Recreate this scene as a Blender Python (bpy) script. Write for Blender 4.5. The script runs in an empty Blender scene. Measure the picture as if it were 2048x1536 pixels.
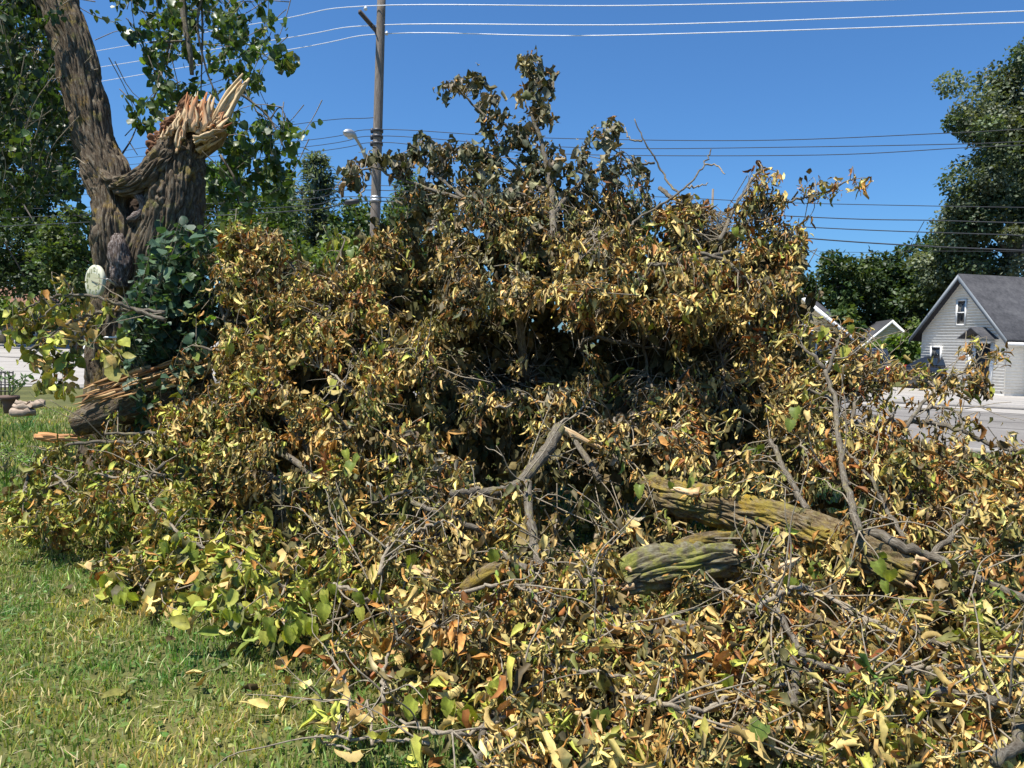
import bpy, math, random
import numpy as np
from mathutils import Vector, Matrix, noise

random.seed(7)
RS = np.random.RandomState(11)
R = math.radians
sc = bpy.context.scene
COL = sc.collection

# ------------------------------------------------------------------ camera
FPX = 1500.0
PITCH, ROLL, CAMZ = R(3.28), R(1.6), 1.6
_cp, _sp, _cr, _sr = math.cos(PITCH), math.sin(PITCH), math.cos(ROLL), math.sin(ROLL)
FW = np.array([0, _cp, -_sp]); _r0 = np.array([1.0, 0, 0]); _u0 = np.array([0, _sp, _cp])
RT = _cr * _r0 + _sr * _u0
UP = -_sr * _r0 + _cr * _u0
CAM = np.array([0, 0, CAMZ])
cam = bpy.data.cameras.new('camera'); cam.sensor_width = 36; cam.lens = FPX / 2048 * 36
cam.clip_start = 0.05; cam.clip_end = 2000
cob = bpy.data.objects.new('camera', cam); COL.objects.link(cob)
cob.matrix_world = Matrix(((RT[0], UP[0], -FW[0], 0), (RT[1], UP[1], -FW[1], 0), (RT[2], UP[2], -FW[2], CAMZ), (0, 0, 0, 1)))
sc.camera = cob

# ------------------------------------------------------------------ light
SUN_AZ, SUN_EL = R(56), R(67)          # azimuth measured from behind the camera (-y) towards -x
sdir = Vector((-math.sin(SUN_AZ) * math.cos(SUN_EL), -math.cos(SUN_AZ) * math.cos(SUN_EL), math.sin(SUN_EL)))
world = bpy.data.worlds.new('World'); sc.world = world; world.use_nodes = True
wn = world.node_tree
sky = wn.nodes.new('ShaderNodeTexSky'); sky.sky_type = 'NISHITA'; sky.sun_disc = False
sky.sun_elevation = SUN_EL; sky.sun_rotation = math.atan2(sdir.x, sdir.y)
sky.altitude = 200; sky.air_density = 1.0; sky.dust_density = 1.3; sky.ozone_density = 1.6
wn.nodes['Background'].inputs['Strength'].default_value = 0.066
_t = wn.nodes.new('ShaderNodeVectorMath'); _t.operation = 'MULTIPLY'; _t.inputs[1].default_value = (.58, 1.04, 1.5)
wn.links.new(sky.outputs[0], _t.inputs[0]); wn.links.new(_t.outputs[0], wn.nodes['Background'].inputs['Color'])
sun = bpy.data.lights.new('sun', 'SUN'); sun.energy = 5.0; sun.angle = R(0.53); sun.color = (1.0, 0.95, 0.87)
so = bpy.data.objects.new('sun', sun); COL.objects.link(so)
so.rotation_euler = sdir.to_track_quat('Z', 'Y').to_euler(); so.location = (-10, -10, 30)
sc.view_settings.view_transform = 'Standard'; sc.view_settings.look = 'None'
sc.view_settings.exposure = 0.72; sc.view_settings.gamma = 1.0
sc.cycles.max_bounces = 6; sc.cycles.diffuse_bounces = 2; sc.cycles.transparent_max_bounces = 6
sc.cycles.transmission_bounces = 3; sc.cycles.glossy_bounces = 2

# ------------------------------------------------------------------ helpers
def P(px, py, d):
    """point at depth d (metres along the view axis) seen at photo pixel px, py"""
    px = np.asarray(px, float); py = np.asarray(py, float); d = np.asarray(d, float)
    a = ((px - 1024) / FPX * d)[..., None]; b = ((768 - py) / FPX * d)[..., None]
    return CAM + d[..., None] * FW + a * RT + b * UP
def G(px, py, z=0.0):
    r = FW + (px - 1024) / FPX * RT + (768 - py) / FPX * UP
    t = (z - CAMZ) / r[2]
    return CAM + t * r
def nrm(a):
    a = np.asarray(a, float)
    return a / np.maximum(np.linalg.norm(a, axis=-1, keepdims=True), 1e-9)

WL = {}
def mk(name, V, Fs, mat, col=None, bk=None, smooth=False):
    V = np.asarray(V, np.float32)
    if not isinstance(Fs, (list, tuple)): Fs = [Fs]
    Fs = [np.asarray(f, np.int32) for f in Fs if len(f)]
    me = bpy.data.meshes.new(name)
    me.vertices.add(len(V)); me.vertices.foreach_set('co', V.ravel())
    loops = np.concatenate([f.ravel() for f in Fs])
    tot = np.concatenate([np.full(len(f), f.shape[1], np.int32) for f in Fs])
    st = np.concatenate([[0], np.cumsum(tot)[:-1]]).astype(np.int32)
    me.loops.add(len(loops)); me.loops.foreach_set('vertex_index', loops)
    me.polygons.add(len(tot)); me.polygons.foreach_set('loop_start', st)
    if smooth: me.polygons.foreach_set('use_smooth', np.ones(len(tot), bool))
    me.update(calc_edges=True)
    if col is not None:
        a = me.attributes.new('Col', 'FLOAT_COLOR', 'POINT')
        c = np.ones((len(V), 4), np.float32); c[:, :3] = col
        a.data.foreach_set('color', c.ravel())
    if bk is not None:
        a = me.attributes.new('bk', 'FLOAT_VECTOR', 'POINT')
        a.data.foreach_set('vector', np.asarray(bk, np.float32).ravel())
    if mat is not None: me.materials.append(mat)
    return me
def props(o, label=None, cat=None, group=None, kind=None):
    if label: o['label'] = label
    if cat: o['category'] = cat
    if group: o['group'] = group
    if kind: o['kind'] = kind
def thing(name, label, cat, loc=(0, 0, 0), group=None):
    o = bpy.data.objects.new(name, None); COL.objects.link(o); o.location = [float(x) for x in loc]
    o.empty_display_size = 0.1
    props(o, label, cat, group); WL[o] = np.array(loc, float); return o
def part(name, V, Fs, mat, parent=None, col=None, bk=None, smooth=False, kind=None, label=None, cat=None, group=None, at=None):
    """one mesh object; V in world coordinates. `at` = its own origin."""
    base = WL[parent] if parent is not None else np.zeros(3)
    at = np.array(at, float) if at is not None else base
    me = mk(name, np.asarray(V, float) - at, Fs, mat, col, bk, smooth)
    o = bpy.data.objects.new(name, me); COL.objects.link(o)
    if parent is not None: o.parent = parent
    o.location = at - base
    WL[o] = at
    props(o, label, cat, group, kind); return o

def tube(pts, rad, n=8, cap=True, jag=0.0):
    pts = np.asarray(pts, float); m = len(pts)
    rad = np.broadcast_to(np.asarray(rad, float), (m,))
    T = np.gradient(pts, axis=0); T = nrm(T)
    ref = np.array([0.31, 0.17, 0.93])
    if abs(T[0] @ ref) > .9: ref = np.array([1.0, 0, 0])
    s = nrm(np.cross(T[0], ref)); S = [s]
    for i in range(1, m):
        s = nrm(s - T[i] * (s @ T[i])); S.append(s)
    S = np.array(S); B = np.cross(T, S)
    th = np.arange(n) / n * 2 * math.pi
    c, sn = np.cos(th), np.sin(th)
    V = pts[:, None] + rad[:, None, None] * (c[None, :, None] * S[:, None] + sn[None, :, None] * B[:, None])
    L = np.concatenate([[0], np.cumsum(np.linalg.norm(np.diff(pts, axis=0), axis=1))])
    bk = np.stack([np.broadcast_to(rad[:, None] * c, (m, n)), np.broadcast_to(rad[:, None] * sn, (m, n)), np.broadcast_to(L[:, None], (m, n))], -1)
    i = np.arange(m - 1)[:, None] * n; j = np.arange(n)[None]; k = (j + 1) % n
    F = np.stack([i + j, i + k, i + n + k, i + n + j], -1).reshape(-1, 4)
    V = V.reshape(-1, 3); bk = bk.reshape(-1, 3); Fs = [F]
    if cap:
        V = np.vstack([V, pts[:1], pts[-1:]]); bk = np.vstack([bk, [[0, 0, 0]], [[0, 0, L[-1]]]])
        a, b = m * n, m * n + 1; j = np.arange(n); k = (j + 1) % n
        Fs.append(np.vstack([np.stack([k, j, np.full(n, a)], -1), np.stack([(m - 1) * n + j, (m - 1) * n + k, np.full(n, b)], -1)]))
    return V, Fs, bk
def smoothpath(pts, k=4):
    """Catmull-Rom resample, k steps per segment"""
    pts = np.asarray(pts, float)
    if len(pts) < 3: k = max(k, 3)
    ext = np.vstack([2 * pts[0] - pts[1], pts, 2 * pts[-1] - pts[-2]])
    out = []
    for i in range(len(pts) - 1):
        p0, p1, p2, p3 = ext[i:i + 4]
        for t in np.arange(k) / k:
            out.append(.5 * (2 * p1 + (p2 - p0) * t + (2 * p0 - 5 * p1 + 4 * p2 - p3) * t * t + (3 * p1 - p0 - 3 * p2 + p3) * t ** 3))
    out.append(pts[-1]); return np.array(out)
class Acc:
    """collects pieces of ONE mesh"""
    def __init__(s): s.V = []; s.F = {}; s.B = []; s.C = []; s.n = 0
    def add(s, V, Fs, bk=None, col=None):
        V = np.asarray(V, float)
        if not isinstance(Fs, (list, tuple)): Fs = [Fs]
        for f in Fs:
            f = np.asarray(f); s.F.setdefault(f.shape[1], []).append(f + s.n)
        s.V.append(V); s.B.append(bk if bk is not None else V.copy())
        s.C.append(np.broadcast_to(np.asarray(col if col is not None else (.5, .5, .5), float), (len(V), 3)))
        s.n += len(V); return s
    def build(s, name, mat, parent=None, **kw):
        return part(name, np.vstack(s.V), [np.vstack(f) for f in s.F.values()], mat, parent, bk=np.vstack(s.B), col=np.vstack(s.C), **kw)
def box(c, ax, ay, az):
    """box from centre and half-axis vectors"""
    c, ax, ay, az = [np.asarray(v, float) for v in (c, ax, ay, az)]
    V = [c + i * ax + j * ay + k * az for k in (-1, 1) for j in (-1, 1) for i in (-1, 1)]
    return np.array(V), np.array([[0, 2, 3, 1], [4, 5, 7, 6], [0, 1, 5, 4], [2, 6, 7, 3], [0, 4, 6, 2], [1, 3, 7, 5]])
def abox(x0, x1, y0, y1, z0, z1):
    return box(((x0 + x1) / 2, (y0 + y1) / 2, (z0 + z1) / 2), ((x1 - x0) / 2, 0, 0), (0, (y1 - y0) / 2, 0), (0, 0, (z1 - z0) / 2))
def inpoly(x, y, poly):
    x = np.asarray(x, float); y = np.asarray(y, float); r = np.zeros(x.shape, bool); n = len(poly)
    for i in range(n):
        x1, y1 = poly[i]; x2, y2 = poly[(i + 1) % n]
        if y1 == y2: continue
        c = ((y1 > y) != (y2 > y)) & (x < (x2 - x1) * (y - y1) / (y2 - y1) + x1); r ^= c
    return r

# ------------------------------------------------------------------ materials
def mat(name): 
    m = bpy.data.materials.new(name); m.use_nodes = True; nt = m.node_tree
    return m, nt, nt.nodes['Principled BSDF'], nt.nodes['Material Output']
def nd(nt, t, ins=None, **kw):
    n = nt.nodes.new(t)
    for k, v in kw.items(): setattr(n, k, v)
    for k, v in (ins or {}).items():
        if hasattr(v, 'is_output'): nt.links.new(v, n.inputs[k])
        else: n.inputs[k].default_value = v
    return n
def ramp(nt, fac, stops):
    r = nt.nodes.new('ShaderNodeValToRGB'); nt.links.new(fac, r.inputs[0]); e = r.color_ramp.elements
    while len(e) < len(stops): e.new(.5)
    for i, (p, c) in enumerate(stops): e[i].position = p; e[i].color = (*c, 1)
    return r.outputs[0]
def simple(name, c, rough=.6, metal=0, var=.12, scale=8, spec=.4, bump=0.0, coat=0):
    m, nt, b, o = mat(name)
    tc = nd(nt, 'ShaderNodeTexCoord')
    n = nd(nt, 'ShaderNodeTexNoise', {'Vector': tc.outputs['Object'], 'Scale': scale, 'Detail': 6.0})
    c0 = [x * (1 - var) for x in c]; c1 = [min(1, x * (1 + var)) for x in c]
    nt.links.new(ramp(nt, n.outputs['Fac'], [(.3, c0), (.7, c1)]), b.inputs['Base Color'])
    b.inputs['Roughness'].default_value = rough; b.inputs['Metallic'].default_value = metal
    b.inputs['Specular IOR Level'].default_value = spec; b.inputs['Coat Weight'].default_value = coat
    if bump:
        bp = nd(nt, 'ShaderNodeBump', {'Height': n.outputs['Fac'], 'Strength': bump, 'Distance': .02}); nt.links.new(bp.outputs[0], b.inputs['Normal'])
    return m
def leafmat(name, trans=.3, rough=.5, tint=(1.25, 1.1, .7), spec=.35, nscale=45):
    m, nt, b, o = mat(name)
    at = nd(nt, 'ShaderNodeAttribute', attribute_name='Col')
    tc = nd(nt, 'ShaderNodeTexCoord')
    n = nd(nt, 'ShaderNodeTexNoise', {'Vector': tc.outputs['Object'], 'Scale': nscale, 'Detail': 4.0})
    v = nd(nt, 'ShaderNodeMapRange', {'Value': n.outputs['Fac'], 1: .3, 2: .7, 3: .72, 4: 1.22})
    mx = nd(nt, 'ShaderNodeVectorMath', {0: at.outputs['Color'], 'Scale': v.outputs[0]}, operation='SCALE')
    nt.links.new(mx.outputs[0], b.inputs['Base Color'])
    b.inputs['Roughness'].default_value = rough; b.inputs['Specular IOR Level'].default_value = spec
    tn = nd(nt, 'ShaderNodeVectorMath', {0: mx.outputs[0], 1: tint}, operation='MULTIPLY')
    t = nd(nt, 'ShaderNodeBsdfTranslucent', {'Color': tn.outputs[0]})
    ms = nd(nt, 'ShaderNodeMixShader', {0: trans, 1: b.outputs[0], 2: t.outputs[0]})
    nt.links.new(ms.outputs[0], o.inputs['Surface'])
    return m
def barkmat(name, base, dark, lichen=(.36, .24, .03), lich=.5, grey=(.33, .3, .25), bump=.6, fx=26, fz=5, moss=None):
    m, nt, b, o = mat(name)
    at = nd(nt, 'ShaderNodeAttribute', attribute_name='bk')
    sc_ = nd(nt, 'ShaderNodeVectorMath', {0: at.outputs['Vector'], 1: (fx * 2.2, fx * 2.2, fz * 2.6)}, operation='MULTIPLY')
    n = nd(nt, 'ShaderNodeTexNoise', {'Vector': sc_.outputs[0], 'Scale': 1.0, 'Detail': 9.0, 'Roughness': .75})
    c = ramp(nt, n.outputs['Fac'], [(.38, dark), (.5, base), (.64, grey)])
    n2 = nd(nt, 'ShaderNodeTexNoise', {'Vector': at.outputs['Vector'], 'Scale': 7.0, 'Detail': 8.0, 'Roughness': .7})
    f = nd(nt, 'ShaderNodeMapRange', {'Value': n2.outputs['Fac'], 1: .62 - .2 * lich, 2: .74 - .2 * lich, 3: 0.0, 4: .85})
    n3 = nd(nt, 'ShaderNodeTexNoise', {'Vector': at.outputs['Vector'], 'Scale': 2.3, 'Detail': 4.0})
    lc = ramp(nt, n3.outputs['Fac'], [(.4, lichen), (.62, moss or (.2, .2, .07))])
    mx = nd(nt, 'ShaderNodeMix', {0: f.outputs[0], 6: c, 7: lc}, data_type='RGBA')
    nt.links.new(mx.outputs[2], b.inputs['Base Color'])
    b.inputs['Roughness'].default_value = .9; b.inputs['Specular IOR Level'].default_value = .15
    bp = nd(nt, 'ShaderNodeBump', {'Height': n.outputs['Fac'], 'Strength': min(1, bump * 1.4), 'Distance': .025}); nt.links.new(bp.outputs[0], b.inputs['Normal'])
    return m
def woodmat(name, pale, mid, dark, fx=60, fz=3.0):
    m, nt, b, o = mat(name)
    at = nd(nt, 'ShaderNodeAttribute', attribute_name='bk')
    co = nd(nt, 'ShaderNodeAttribute', attribute_name='Col')
    sc_ = nd(nt, 'ShaderNodeVectorMath', {0: at.outputs['Vector'], 1: (fx, fx, fz)}, operation='MULTIPLY')
    n = nd(nt, 'ShaderNodeTexNoise', {'Vector': sc_.outputs[0], 'Scale': 1.0, 'Detail': 5.0, 'Roughness': .6})
    c = ramp(nt, n.outputs['Fac'], [(.3, dark), (.46, mid), (.62, pale)])
    mm = nd(nt, 'ShaderNodeMix', {0: 1.0, 6: c, 7: co.outputs['Color']}, data_type='RGBA', blend_type='MULTIPLY')
    nt.links.new(mm.outputs[2], b.inputs['Base Color']); b.inputs['Roughness'].default_value = .8
    b.inputs['Specular IOR Level'].default_value = .2
    bp = nd(nt, 'ShaderNodeBump', {'Height': n.outputs['Fac'], 'Strength': .6, 'Distance': .01}); nt.links.new(bp.outputs[0], b.inputs['Normal'])
    return m

M_DRY = leafmat('dry leaf', .09, .6, (1.2, 1.0, .5), spec=.25)
M_GREEN = leafmat('fresh leaf', .33, .42, (1.4, 1.5, .5), spec=.45)
M_SHRUB = leafmat('shrub leaf', .2, .5, (1.4, 1.6, .5), spec=.35)
M_FAR = leafmat('far leaf', .3, .5, (1.5, 1.5, .45), nscale=3)
M_GRASS = leafmat('grass blade', .3, .5, (1.4, 1.3, .5), nscale=20)
M_TWIG = barkmat('twig bark', (.29, .24, .17), (.14, .11, .08), lich=.02, grey=(.42, .37, .28), bump=.3, fx=150, fz=20)
M_LIMB = barkmat('young limb bark', (.16, .135, .1), (.08, .062, .045), lichen=(.32, .27, .1), lich=.45, grey=(.28, .25, .2), bump=.5, fx=60, fz=9)
M_LOG = barkmat('furrowed log bark', (.19, .135, .065), (.08, .055, .035), lichen=(.44, .29, .03), lich=.85, grey=(.3, .25, .17), bump=.8, fx=34, fz=6)
M_BARK = barkmat('old trunk bark', (.125, .092, .06), (.06, .046, .034), lichen=(.3, .19, .04), lich=.4, grey=(.25, .22, .165), bump=1.0, fx=26, fz=4)
M_DEAD = barkmat('weathered dead wood', (.16, .12, .1), (.05, .035, .03), lich=0, grey=(.5, .46, .43), bump=.8, fx=40, fz=5)
M_WOOD = woodmat('fresh broken wood', (.68, .56, .38), (.5, .37, .22), (.22, .13, .07))
M_ROT = woodmat('rotten heartwood', (.3, .17, .09), (.15, .065, .03), (.045, .02, .012), fx=40, fz=12)

# ------------------------------------------------------------------ leaves
LT = np.array([0, .28, .58, .82, 1.0]); ET = np.array([.06, .38, .72]); EW = np.array([.78, 1.0, .6])
def leaf_mesh(base, d, up, L, W, fold, curl, col, jit=.0, rs=RS):
    """n leaves, 11 vertices and 12 triangles each: folded along the midrib, curled lengthways"""
    n = len(base); a = nrm(d); s = np.cross(a, up); s = nrm(s + 1e-6); u = np.cross(s, a)
    k = np.where(np.abs(curl) < 1e-3, 1e-3, curl)[:, None]
    def mid(t):
        t = t[None]; return (np.sin(k * t) / k), -(1 - np.cos(k * t)) / k, k * t
    x, z, _ = mid(LT)
    M = base[:, None] + L[:, None, None] * (x[..., None] * a[:, None] + z[..., None] * u[:, None])
    xe, ze, an = mid(ET)
    E = base[:, None] + L[:, None, None] * (xe[..., None] * a[:, None] + ze[..., None] * u[:, None])
    ul = np.cos(an)[..., None] * u[:, None] + np.sin(an)[..., None] * a[:, None]
    w = (W[:, None] * EW[None])[..., None]
    f = fold[:, None] * (1 + .25 * rs.randn(n, 3)); cf, sf = np.cos(f)[..., None], np.sin(f)[..., None]
    f2 = fold[:, None] * (1 + .25 * rs.randn(n, 3)); cf2, sf2 = np.cos(f2)[..., None], np.sin(f2)[..., None]
    A = E + w * (cf * s[:, None] + sf * ul); Bv = E + w * (-cf2 * s[:, None] + sf2 * ul)
    V = np.concatenate([M, A, Bv], 1)
    if np.any(np.asarray(jit) > 0):
        V = V + (np.asarray(jit) * L)[:, None, None] * rs.randn(n, 11, 3)
    T = np.array([[0, 5, 1], [1, 5, 6], [1, 6, 2], [2, 6, 7], [2, 7, 3], [3, 7, 4],
                  [0, 1, 8], [1, 9, 8], [1, 2, 9], [2, 10, 9], [2, 3, 10], [3, 4, 10]])
    F = (np.arange(n)[:, None, None] * 11 + T[None]).reshape(-1, 3)
    sh = np.ones((n, 11, 1)); sh[:, 4] = .82; sh[:, 5:] *= 1 + .12 * rs.randn(n, 6, 1)
    C = np.clip(col[:, None] * sh, 0, 1)
    return V.reshape(-1, 3), F, C.reshape(-1, 3)

def quadleaf(base, d, up, L, W, col, rs=RS, full=False):
    """cheap leaf for far trees: two triangles folded on the midrib"""
    n = len(base); a = nrm(d); s = nrm(np.cross(a, up) + 1e-6); u = np.cross(s, a)
    m = base + a * (L * .5)[:, None]
    if full:                                             # rounded outline, six corners
        q = lambda t, w: (base + a * (L * t)[:, None] + s * (W * w)[:, None] + u * (abs(w) * .5 * W - L * .35 * t * t)[:, None])
        V = np.stack([q(0, 0), q(.22, .85), q(.62, .8), q(1, 0), q(.62, -.8), q(.22, -.85)], 1)
        i = np.arange(n)[:, None] * 6
        F = np.concatenate([i + np.array([[0, 1, 2]]), i + np.array([[0, 2, 3]]), i + np.array([[0, 3, 4]]), i + np.array([[0, 4, 5]])], 0)
        return V.reshape(-1, 3), F, np.repeat(col, 6, 0)
    V = np.stack([base, m + s * (W)[:, None] + u * (.35 * W)[:, None], base + a * L[:, None], m - s * W[:, None] + u * (.35 * W)[:, None]], 1)
    i = np.arange(n)[:, None] * 4
    F = np.concatenate([i + np.array([[0, 1, 2]]), i + np.array([[0, 2, 3]])], 0)
    return V.reshape(-1, 3), F, np.repeat(col, 4, 0)

def pick(pal, n, rs=RS, var=.15):
    w = np.array([p[0] for p in pal], float); w /= w.sum()
    c = np.array([p[1] for p in pal])[rs.choice(len(pal), n, p=w)]
    return np.clip(c * (1 + var * rs.randn(n, 1)) * (1 + .05 * rs.randn(n, 3)), .005, .9)

# ------------------------------------------------------------------ ground and road
def groundmat(name, cols, scale=3.0, fine=60, bump=.4, rough=.95):
    m, nt, b, o = mat(name); tc = nd(nt, 'ShaderNodeTexCoord')
    n1 = nd(nt, 'ShaderNodeTexNoise', {'Vector': tc.outputs['Object'], 'Scale': scale, 'Detail': 6.0, 'Roughness': .6})
    n2 = nd(nt, 'ShaderNodeTexNoise', {'Vector': tc.outputs['Object'], 'Scale': fine, 'Detail': 5.0, 'Roughness': .7})
    ad = nd(nt, 'ShaderNodeMath', {0: n1.outputs['Fac'], 1: n2.outputs['Fac']}, operation='ADD')
    hv = nd(nt, 'ShaderNodeMath', {0: ad.outputs[0], 1: .5}, operation='MULTIPLY')
    k = len(cols)
    nt.links.new(ramp(nt, hv.outputs[0], [(.36 + .28 * i / (k - 1), c) for i, c in enumerate(cols)]), b.inputs['Base Color'])
    b.inputs['Roughness'].default_value = rough; b.inputs['Specular IOR Level'].default_value = .2
    bp = nd(nt, 'ShaderNodeBump', {'Height': n2.outputs['Fac'], 'Strength': bump, 'Distance': .02}); nt.links.new(bp.outputs[0], b.inputs['Normal'])
    return m
M_GROUND = groundmat('lawn soil', [(.04, .04, .016), (.075, .08, .025), (.11, .11, .035), (.15, .125, .05)], 1.2, 25)
M_ROAD = groundmat('worn asphalt', [(.14, .13, .118), (.19, .175, .16), (.23, .215, .195)], .6, 14, .2)
M_CONC = groundmat('concrete', [(.27, .25, .22), (.33, .305, .275), (.38, .35, .315)], .8, 12, .15)
M_TAR = simple('tar seam', (.1, .09, .085), .8)

def sheet(name, pts, m, z, **kw):
    V = np.array([[p[0], p[1], z] for p in pts]); return part(name, V, np.array([range(len(pts))]), m, kind='structure', **kw)
sheet('ground', [(-900, -40), (900, -40), (900, 1200), (-900, 1200)], M_GROUND, 0)
ru = nrm(np.array([-1.0, .42, 0])); rn = np.array([.387, .922, 0]); rn = nrm(rn)
O_ = G(1960, 905); near = float(O_ @ rn); far = float(G(1950, 816) @ rn)
def road_pt(s, t): return O_ * 0 + ru * s + rn * t     # s along the road, t across
def strip(name, t0, t1, m, z, s0=-60, s1=160, **kw):
    a = [road_pt(s0, t0), road_pt(s0, t1), road_pt(s1, t1), road_pt(s1, t0)]
    return sheet(name, a, m, z, **kw)
strip('road', near, far, M_ROAD, .004)
for k, t in enumerate((.42, .58, .8)):
    strip('road_seam', near + (far - near) * t, near + (far - near) * t + .07, M_TAR, .008)
V, F = box(road_pt(50, far + .08) + np.array([0, 0, .05]), ru * 110, rn * .08, (0, 0, .06))
part('kerb', V, F, M_CONC, kind='structure')
strip('pavement', far + 1.3, far + 2.9, M_CONC, .008)
V, F = box(road_pt(50, near - .08) + np.array([0, 0, .03]), ru * 110, rn * .08, (0, 0, .05))
part('near_kerb', V, F, M_CONC, kind='structure')
a = G(-80, 778); b_ = G(420, 762); c_ = G(560, 676); e_ = G(-300, 674)
sheet('concrete_lot', [a, b_, c_, e_], M_CONC, .012)
for y0 in (690, 705, 722, 742):
    p, q = G(-120, y0), G(420, y0 + 6); d = nrm(q - p); n_ = np.array([-d[1], d[0], 0])
    sheet('lot_seam', [p, q, q + n_ * .05 * (1 + (742 - y0) / 14), p + n_ * .05 * (1 + (742 - y0) / 14)], M_TAR, .016)
dp = G(1900, 800)
sheet('driveway', [G(1700, 808), G(2200, 838), G(2300, 800), G(1960, 782), G(1720, 772)], M_CONC, .012)

# ------------------------------------------------------------------ sky wisps are left to the sky; far buildings
M_SIDE_GREY = simple('grey siding', (.85, .8, .71), .6, var=.06)
M_WHITE = simple('white paint', (.8, .79, .76), .5, var=.04)
M_SHINGLE = groundmat('dark shingles', [(.035, .036, .04), (.06, .06, .066), (.085, .085, .09)], 2, 9, .5)
M_TAN = simple('tan siding', (.42, .35, .22), .7, var=.08)
M_CREAM = simple('cream siding', (.74, .7, .6), .6, var=.05)
M_GLASS, nt, b, o = mat('dark window glass'); b.inputs['Base Color'].default_value = (.02, .025, .03, 1); b.inputs['Roughness'].default_value = .05; b.inputs['Specular IOR Level'].default_value = .8
M_BLACK = simple('black paint', (.015, .016, .018), .35, var=.1)
M_TRIMG = simple('blue grey trim', (.17, .19, .21), .5, var=.05)

def gable_house(name, label, cat, C, e1, e2, w, length, eave, ridge, over, wallm, roofm, trimm, siding=None, course=.12, lip=.022, group=None):
    """C = gable wall corner on the ground; e1 along the gable wall, e2 along the ridge away from the gable"""
    t = thing(name, label, cat, C, group); z = np.array([0, 0, 1.0]); nf = -e2
    pt = lambda a, h, b=0.0: C + e1 * a + z * h + e2 * b
    A = Acc()
    V = np.array([pt(0, 0), pt(w, 0), pt(w, eave), pt(w / 2, ridge), pt(0, eave), pt(0, 0, length), pt(w, 0, length), pt(w, eave, length), pt(w / 2, ridge, length), pt(0, eave, length)])
    A.add(V, [np.array([[0, 1, 2, 3, 4]])]).add(V, [np.array([[9, 8, 7, 6, 5]])]).add(V, [np.array([[0, 4, 9, 5], [1, 6, 7, 2]])])
    A.build('wall', wallm, t)
    if siding:
        S = Acc(); h = .12
        def lim(hh):
            if hh <= eave: return 0.0, w
            f = (hh - eave) / (ridge - eave) * w / 2; return f, w - f
        while h + course < ridge - .1:
            a0, a1 = lim(h); b0, b1 = lim(h + course)
            q = np.array([pt(a0, h, -lip), pt(a1, h, -lip), pt(b1, h + course, -.006), pt(b0, h + course, -.006), pt(a0, h, -.004), pt(a1, h, -.004)])
            S.add(q, [np.array([[0, 1, 2, 3], [4, 5, 1, 0]])]); h += course
        h = .12
        while h + course < eave:                                     # the side wall's courses
            q = np.array([pt(-lip, h, 0), pt(-lip, h, length), pt(-.006, h + course, length), pt(-.006, h + course, 0), pt(-.004, h, 0), pt(-.004, h, length)])
            S.add(q, [np.array([[0, 1, 2, 3], [4, 5, 1, 0]])]); h += course
        S.build('siding', siding, t, kind='stuff')
    sl = (ridge - eave) / (w / 2); th = .12
    for sgn, nme in ((0, 'roof'), (1, 'roof')):
        f = (lambda a: a) if sgn == 0 else (lambda a: w - a)
        lo, hi = -over, w / 2
        zl, zh = eave - over * sl, ridge
        q = [pt(f(lo), zl + .02, -over), pt(f(hi), zh + .02, -over), pt(f(hi), zh + .02, length + over), pt(f(lo), zl + .02, length + over)]
        q = q + [v + z * th for v in q]
        part(nme, np.array(q), np.array([[0, 1, 2, 3], [7, 6, 5, 4], [0, 4, 5, 1], [1, 5, 6, 2], [2, 6, 7, 3], [3, 7, 4, 0]]), roofm, t)
        # rake board
        q = [pt(f(lo), zl - .12, -over - .03), pt(f(hi), zh - .12, -over - .03), pt(f(hi), zh + .1, -over - .03), pt(f(lo), zl + .1, -over - .03)]
        q = q + [v + e2 * .025 for v in q]
        part('rake_board', np.array(q), np.array([[0, 1, 2, 3], [7, 6, 5, 4], [0, 4, 5, 1], [1, 5, 6, 2], [2, 6, 7, 3], [3, 7, 4, 0]]), trimm, t)
    return t, pt
def window(t, pt, a, h, w, hh, out=.035, sashes=2, name='window'):
    """window on the gable wall: pane recessed in a frame"""
    V, F = box(pt(a, h, -.012), pt(a + w / 2, h, 0) - pt(a, h, 0), pt(a, h + hh / 2, 0) - pt(a, h, 0), (pt(a, h, .01) - pt(a, h, 0)))
    pane = part(name, V, F, M_GLASS, t)
    A = Acc(); f = .07
    for (aa, h_, w_, k_) in ((a - w / 2 - f / 2, h, f, hh + 2 * f), (a + w / 2 + f / 2, h, f, hh + 2 * f), (a, h + hh / 2 + f / 2, w, f), (a, h - hh / 2 - f / 2, w, f)) + (((a, h, w, .04),) if sashes == 2 else ()):
        V, F = box(pt(aa, h_, -out), pt(aa + w_ / 2, h_, 0) - pt(aa, h_, 0), pt(aa, h_ + k_ / 2, 0) - pt(aa, h_, 0), pt(aa, h_, .03) - pt(aa, h_, 0))
        A.add(V, F)
    A.build('frame', M_WHITE, pane); return pane

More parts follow.
